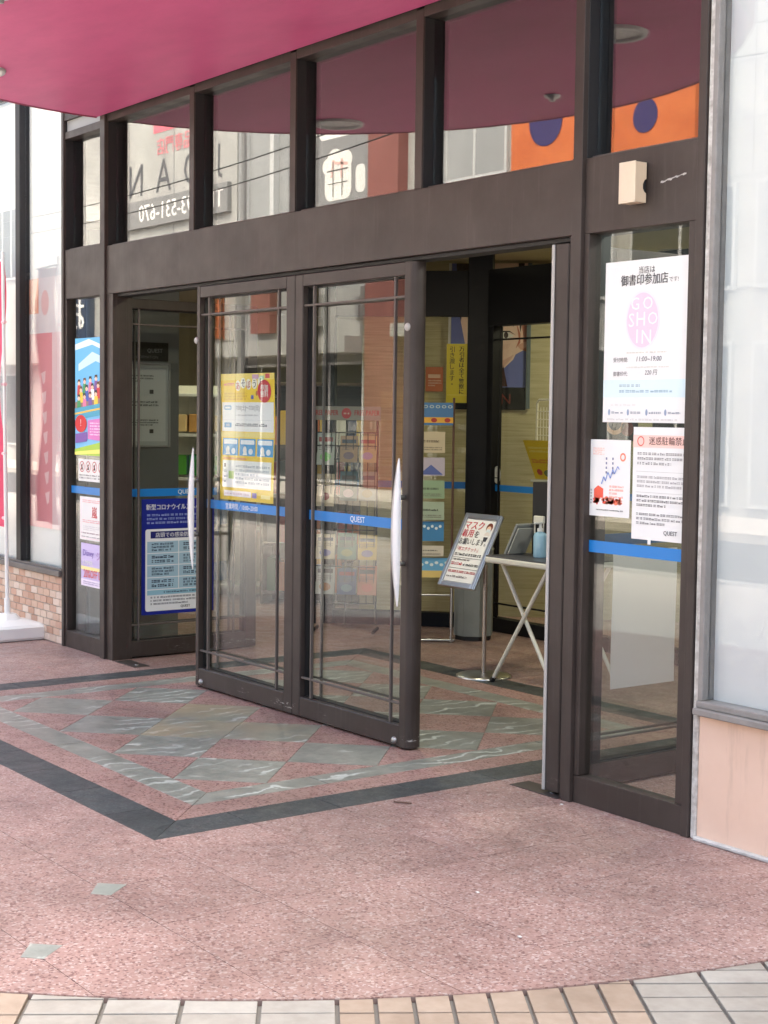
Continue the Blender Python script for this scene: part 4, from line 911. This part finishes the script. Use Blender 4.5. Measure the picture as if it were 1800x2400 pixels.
# ---- posters deep behind the right sidelight
for k, (x, z0, z1, w_, c, d) in enumerate(((1.22, 1.78, 2.12, .34, P(150,110,50), 'dark poster with gold ring on the inner screen'), (1.24, 1.34, 1.72, .36, P(120,55,50), 'dark red poster with looping white stroke on inner screen'), (1.72, 1.4, 2.1, .3, P(55,60,110), 'dark blue poster on the inner screen post'))):
    t, p = sheet('inner_poster', d, 'poster', Vector((x, 2.74, z0)), X, Z, w_, z1-z0, P(40,34,38))
    if k == 0: p.ring(.4, .5, .35, .45, .25, c, 2).r(.05, .85, .3, .97, P(150,90,70), 2)
    elif k == 1: p.ring(.3, .62, .2, .22, .4, P(190,90,90), 2).ring(.45, .3, .25, .2, .35, P(200,150,110), 2).e(.75, .2, .15, .12, c, 2)
    else: p.r(0, .55, 1, 1, c, 2).e(.5, .3, .35, .2, P(170,80,60), 3)
    p.done(t)
# ---- goods shelf in the shop, seen past the grey wall
gs = thing('goods_shelf', 'white shop shelf with rows of packets, seen past the grey wall', 'shelf', (-2.75, 1.85, 0))
GO = Vector((-2.75, 1.85, 0))
MB().obox(GO-ND*.2+Z*.85, D1, ND, Z, (.9, .012, .85)).build('back_panel', M_CREAM, gs)
for z in (.1, .55, .95, 1.3, 1.62): MB().obox(GO-ND*.03+Z*z, D1, ND, Z, (.9, .16, .012), c=.002).build('shelf_board', M_WHITEP, gs)
rows = [(.112, .2, 'bottom'), (.562, .2, 'second'), (.962, .2, 'third'), (1.312, .17, 'fourth')]
for z, h, rn in rows:
    for k, od in enumerate(('leftmost', 'second from left', 'middle', 'second from right', 'rightmost')):
        cn, c = {'fourth': [('cream', P(230,225,205)), ('tan', P(200,150,90)), ('beige', P(220,190,140))], 'third': [('dark green', P(50,140,60)), ('light green', P(90,170,70)), ('white', P(225,225,210))]}.get(rn, [('red', P(190,60,60)), ('yellow', P(230,200,110)), ('blue', P(90,120,160)), ('pale', P(200,190,170))])[(k*2+len(rn)) % 3]
        q = MB().obox(GO+D1*(.02+k*.105)+ND*.02+Z*(z+h*.5), D1, ND, Z, (.042, .05, h/2*(.75+.05*(k % 4))), c=.006)
        o = q.build('packet', paper(c)); tag(o, '%s packet, %s on the %s row of the white shelf' % (cn, od, rn), 'packet', 'packets on the white shelf')
# ---- book shelf deeper in the shop, seen through the left closed leaf
bs = thing('book_shelf', 'dark wooden shelf of upright books, seen through the left closed door', 'shelf', (-1.55, 2.75, 0))
BO = Vector((-1.55, 2.75, 0)); M_WOOD = rough_mat('dark_wood', (.07,.045,.03), (.11,.07,.05), 6, .5, .1, .002, (1, 1, 8))
MB().obox(BO-ND*.17+Z*.85, D1, ND, Z, (.62, .01, .85)).build('back_panel', M_WOOD, bs)
for s_ in (-.62, .62): MB().obox(BO+D1*s_+Z*.85, D1, ND, Z, (.012, .17, .85), c=.002).build('side_panel', M_WOOD, bs)
ODW = ['first', 'second', 'third', 'fourth', 'fifth', 'sixth', 'seventh', 'eighth', 'ninth', 'tenth', 'eleventh', 'twelfth']
BC = [('red', P(170,45,45)), ('cream', P(225,215,190)), ('navy', P(45,60,110)), ('yellow', P(225,185,70)), ('green', P(60,120,80)), ('white', P(232,232,228)), ('orange', P(215,120,60)), ('grey', P(120,125,130))]
for z, rn in ((.1, 'bottom'), (.48, 'lower'), (.86, 'middle'), (1.24, 'top')):
    MB().obox(BO+Z*(z-.012), D1, ND, Z, (.607, .165, .012), c=.002).build('shelf_board', M_WOOD, bs)
    x = -.59
    for od in ODW:
        w_ = random.uniform(.05, .1); h = random.uniform(.2, .3); cn, c = random.choice(BC)
        o = MB().obox(BO+D1*(x+w_/2)+ND*.04+Z*(z+.0005+h/2), D1, ND, Z, (w_/2-.002, .09, h/2), c=.004).build('book', paper(c))
        tag(o, '%s book, %s from the left on the %s row of dark shelf' % (cn, od, rn), 'book', 'books on the dark shelf'); x += w_
        if x > .5: break
MB().obox(BO+Z*1.71, D1, ND, Z, (.632, .175, .012), c=.002).build('top_board', M_WOOD, bs)
# ================================================================== BANNER OUTSIDE ON THE LEFT
fb = thing('banner_stand', 'pink advertising banner on a white pole with white plastic weight base', 'banner', (-1.2, -.16, 0))
m = MB(); bx, by = -1.2, -.16
def rrect(hx, hy, r_, z):
    out = []
    for cx, cy, a0 in ((hx-r_, -hy+r_, -90), (hx-r_, hy-r_, 0), (-hx+r_, hy-r_, 90), (-hx+r_, -hy+r_, 180)):
        for i in range(6): t_ = R(a0+i*18); out.append((bx+cx+r_*math.cos(t_), by+cy+r_*math.sin(t_), z))
    return out
rings = [rrect(.20, .20, .05, .004), rrect(.21, .21, .06, .02), rrect(.21, .21, .06, .085), rrect(.195, .195, .06, .1), rrect(.08, .08, .05, .125), rrect(.05, .05, .03, .16)]
n = len(rings[0])
for a, b in zip(rings[:-1], rings[1:]): m.add(a+b, [(i, (i+1) % n, n+(i+1) % n, n+i) for i in range(n)], 0, True)
m.add(rings[-1], [tuple(range(n))]); m.build('weight_base', M_WHITEP, fb)
MB().tube((bx, by, .15), (bx-.03, by, 1.2), .013, 12).tube((bx-.03, by, 1.2), (bx-.06, by, 2.5), .011, 12).tube((bx, by, .155), (bx-.005, by, .26), .02, 14).build('pole', M_WHITEP, fb)
MB().tube((bx-.06, by, 2.45), (bx-.52, by-.05, 2.45), .007, 8).build('cross_rod', M_WHITEP, fb)
m = MB(); nu, nv = 8, 18; vs = []
for j in range(nv+1):
    for i in range(nu+1):
        u = i/nu; z = .72+1.72*j/nv; vs.append((bx-.05-.01*j/nv-.44*u, by-.05*u+.025*math.sin(u*7+j*.5), z))
m.add(vs, [(j*(nu+1)+i, j*(nu+1)+i+1, (j+1)*(nu+1)+i+1, (j+1)*(nu+1)+i) for j in range(nv) for i in range(nu)], 0, True)
fl = m.build('flag', mat('pink_cloth', P(214,80,110), .8), fb, fix=False)
m = MB()
for z in (.78, 1.2, 1.65, 2.05): m.tube((bx-.02, by, z), (bx-.065, by, z), .012, 8)
m.build('flag_loop', mat('pale_pink_loop', P(235,190,195), .8), fb)
# ---- litter on the ground
for x, y, d in ((4.62, -1.02, 'tiny white paper scrap on the pink granite'), (5.0, -1.18, 'small white pebble near the tile edge'), (3.62, -.56, 'thin brown twig on the granite near the right jamb'), (3.97, -.06, 'white chip by the right sidelight base')):
    if 'twig' in d: o = MB().tube((x-.03, y-.02, .004), (x+.03, y+.02, .005), .003, 6).build('twig', mat('twig_brown', (.12,.07,.05), .8)); tag(o, d, 'twig')
    else: o = MB().slab([(x-.006, y-.003), (x+.005, y-.005), (x+.007, y+.003), (x-.003, y+.005)], .0005, .003, .001).build('scrap', M_WHITEP); tag(o, d, 'litter')
# ================================================================== BUILDINGS ACROSS THE STREET (seen mirrored in the glass)
FY = -14.0
M_OW = rough_mat('white_render', (.34,.34,.335), (.45,.45,.44), .8, .8, .05); M_OG = rough_mat('pale_grey_cladding', (.27,.28,.29), (.35,.36,.37), .7, .7, .05)
M_OS = rough_mat('pale_stone', (.32,.315,.305), (.41,.405,.395), 1, .7, .1); M_OB = rough_mat('red_brown_pier', (.2,.07,.06), (.26,.1,.085), 1, .7)
M_OGL = mat('dark_window', (.04,.05,.055), .08); M_ODK = mat('charcoal_board', (.24,.24,.245), .5); M_OOR = rough_mat('orange_fascia', (.5,.115,.03), (.62,.17,.05), 2.5, .6, .05); M_OFR = mat('pale_window_frame', (.55,.56,.57), .5)
def bld(label, x0, x1, h, mt, name='building', depth=9):
    t = thing(name, label, 'building', ((x0+x1)/2, FY, 0)); MB().box(x0, x1, FY-depth, FY, -.02, h).build('wall', mt, t); return t
def wnd(t, x0, x1, z0, z1, mt=None, bars=1):
    f = MB().box(x0-.06, x1+.06, FY+.001, FY+.07, z0-.06, z1+.06).build('window', M_OFR, t)
    MB().box(x0, x1, FY+.03, FY+.074, z0, z1).build('pane', mt or M_OGL, f)
    for k in range(bars): xx = x0+(x1-x0)*(k+1)/(bars+1); MB().box(xx-.03, xx+.03, FY+.05, FY+.085, z0, z1).build('glazing_bar', M_OFR, f)
def part(t, name, x0, x1, z0, z1, mt, d=.12, y=0): return MB().box(x0, x1, FY+.002+y, FY+y+d, z0, z1).build(name, mt, t)
def osign(t, name, x0, x1, z0, z1, base, d=.12):
    """board facing the shopfront; text reads from +x to -x"""
    if base is not None: part(t, name, x0, x1, z0, z1, base, d)
    return Print((x1, FY+(d+.004 if base is not None else .006), z0), -X, Z, x1-x0, z1-z0, None, .003)
t = bld('white rendered building with large clothing shop lettering across the street', -46, -22.35, 10.5, M_OW)
p = osign(t, 'sign_board', -28.7, -22.6, 6.12, 6.8, mat('grey_board', (.24,.24,.245), .5)); p.text('TEL 093-531-670', .03, .2, .42, P(240,240,240), 5.7, 'l', 2, .01); p.done(t, 'print', 'phone_lettering')
p = osign(t, '', -28.6, -22.9, 6.95, 7.7, None); [p.text(ch, u_, .0, .8, P(95,95,100), 1.25, 'l', 2) for ch, u_ in (('J', .02), ('O', .2), ('A', .46), ('N', .72))]; p.done(t, 'print', 'name_lettering')
p = osign(t, '', -28.6, -22.9, 7.85, 8.6, None); p.text('ス用品専門店', .12, .0, .42, P(215,130,140), 4.8, 'l', 2, .01).r(.3, .75, .62, 1.15, P(225,120,135)); p.done(t, 'red_panel', 'trade_lettering')
for x in (-34.5, -38, -42): wnd(t, x-2, x, 5.4, 7.4, None, 2)
for x in (-26.6, -34.5, -38, -42): wnd(t, x-2.2, x, .5, 2.5, None, 1)
part(t, 'shop_fascia', -46, -22.4, 2.8, 3.15, M_OS, .5)
p = osign(t, 'vertical_sign', -31.0, -29.7, 3.3, 5.6, mat('navy_board', (.03,.05,.1), .5), .2); p.vtext('まお', .5, .95, .85, P(240,240,240), 2, .02); p.done(t, 'print', 'kana_lettering')
p = osign(t, 'orange_sign', -23.5, -22.85, 3.2, 4.5, M_OOR, .4); p.e(.5, .7, .35, .16, P(50,50,120)).e(.5, .3, .35, .16, P(50,50,120)); p.done(t, 'emblem')
t = bld('grey building with a dark signboard across the street', -22.3, -16.9, 9.2, M_OG)
p = osign(t, 'sign_board', -20.0, -17.0, 5.7, 7.7, M_ODK)
p.rr(.2, .1, .52, .5, .2, P(225,225,222)).e(.28, .5, .09, .1, P(225,225,222), 1.2).e(.4, .53, .09, .1, P(225,225,222), 1.4).e(.48, .46, .07, .09, P(225,225,222), 1.6).r(.235, .4, .49, .415, P(120,118,116), 4).r(.3, .14, .312, .4, P(120,118,116), 4).r(.41, .14, .422, .5, P(120,118,116), 4).r(.24, .27, .48, .28, P(120,118,116), 4).poly([(.24,.44),(.4,.47),(.4,.5),(.24,.47)], P(225,185,178), 3).poly([(.3,.52),(.33,.52),(.33,.32),(.3,.32)], P(225,185,178), 3).poly([(.4,.52),(.43,.52),(.45,.34),(.42,.34)], P(225,185,178), 3).rr(.04, .14, .15, .42, .12, P(220,220,218), 1)
p.rr(.02, .74, .6, .95, .15, P(238,238,236)).rr(.62, .78, .96, .92, .12, P(238,238,236)); p.done(t, 'emblem')
part(t, 'red_panel', -21.35, -20.55, 3.25, 5.0, M_OB, .2); part(t, 'white_front', -19.3, -16.95, 3.06, 4.05, M_OW, .3); part(t, 'white_canopy', -22.3, -16.92, 2.72, 3.05, M_OW, .7)
b_ = part(t, 'air_conditioner', -18.95, -18.25, 3.3, 3.95, mat('aircon_grey', (.4,.41,.41), .5), .35, .3); MB().lathe((-18.6, FY+.655, 3.62), [(.24, 0), (.22, .01), (0, .012)], 20, 0, Y).build('fan_grille', M_ODK, b_)
part(t, 'louvre', -17.05, -16.95+.0, 3.4, 3.85, M_ODK, .05, .3); wnd(t, -22.1, -20.0, .1, 2.5, None, 1); wnd(t, -19.5, -17.2, .1, 2.5, None, 1); part(t, 'downpipe', -21.95, -21.8, 0, 9.0, M_OFR, .15); part(t, 'downpipe', -20.7, -20.55, 5.2, 9.0, M_OFR, .15)
t = bld('pale stone building with a red-brown pier across the street', -16.88, -12.58, 9.6, M_OS)
part(t, 'pier', -16.86, -15.85, 0, 9, M_OB, .25); wnd(t, -15.4, -12.9, .1, 2.7, None, 2); wnd(t, -15.4, -12.9, 3.6, 5.2, None, 2); wnd(t, -15.4, -12.9, 5.9, 7.9, M_OG, 2)
part(t, 'ledge', -15.8, -12.6, 3.0, 3.25, M_OW, .4)
t = bld('white building with an orange fascia and navy discs across the street', -12.55, 2, 8.6, M_OW)
p = osign(t, 'fascia', -12.5, -8.2, 5.6, 6.9, M_OOR, .25)
for k, (x, z, r_) in enumerate(((-9.25, 6.3, .27), (-11.6, 6.55, .42), (-10.4, 6.62, .2))): p.e((-8.2-x)/4.3, (z-5.6)/1.3, r_/4.3, r_/1.3, P(62,54,100), 2, 30)
p.done(t, 'emblem')
for x in (-12.2, -9.6, -7, -4.4): wnd(t, x, x+2.1, .2, 2.6, None if x < -9 else M_OG, 1); wnd(t, x, x+2.1, 3.5, 5.0, None if x < -9 else M_OG, 1)
for x in (-12, -9, -6): part(t, 'panel_joint', x, x+.05, 6.8, 8.6, M_OG, .03)
for k in range(9): part(t, 'panel_joint', -8.1, 1.9, .9+k*.85, .925+k*.85, M_OG, .012)
for k in range(6): part(t, 'panel_joint', -7.2+k*1.5, -7.175+k*1.5, 5.2, 8.5, M_OG, .014)
for k in range(7): MB().box(-44+k*3.1, -43.97+k*3.1, FY+.001, FY+.015, 3.2, 10.4).build('panel_joint', M_OG, bpy.data.objects['building'])
# ---- street lamp and cables on the far kerb
M_POLE = mat('galvanised_pole', (.28,.28,.28), .5, .4)
sl = thing('street_lamp', 'grey street lamp post on the kerb across the street', 'street lamp', (-18.4, -11.8, 0))
MB().tube((-18.4, -11.8, -.02), (-18.4, -11.8, 7.2), .085, 14, 0, .055).build('post', M_POLE, sl)
MB().tube((-18.4, -11.8, 7.1), (-18.4, -10.6, 7.45), .035, 10).build('arm', M_POLE, sl)
MB().lathe((-18.4, -10.5, 7.42), [(0, .12), (.12, .1), (.26, 0), (.2, -.05), (0, -.06)], 18).build('lamp_head', M_POLE, sl)
for z, d in ((6.9, 'upper'), (6.5, 'lower')):
    pts = [(-40+60*i/24, -11.8+.3*math.sin(i*.1), z-1.0*(1-((i % 12)/6-1)**2)*.6) for i in range(25)]
    tag(MB().path(pts, .014, 6).build('overhead_cable', M_DARK), '%s black cable strung along the far kerb' % d, 'cable')
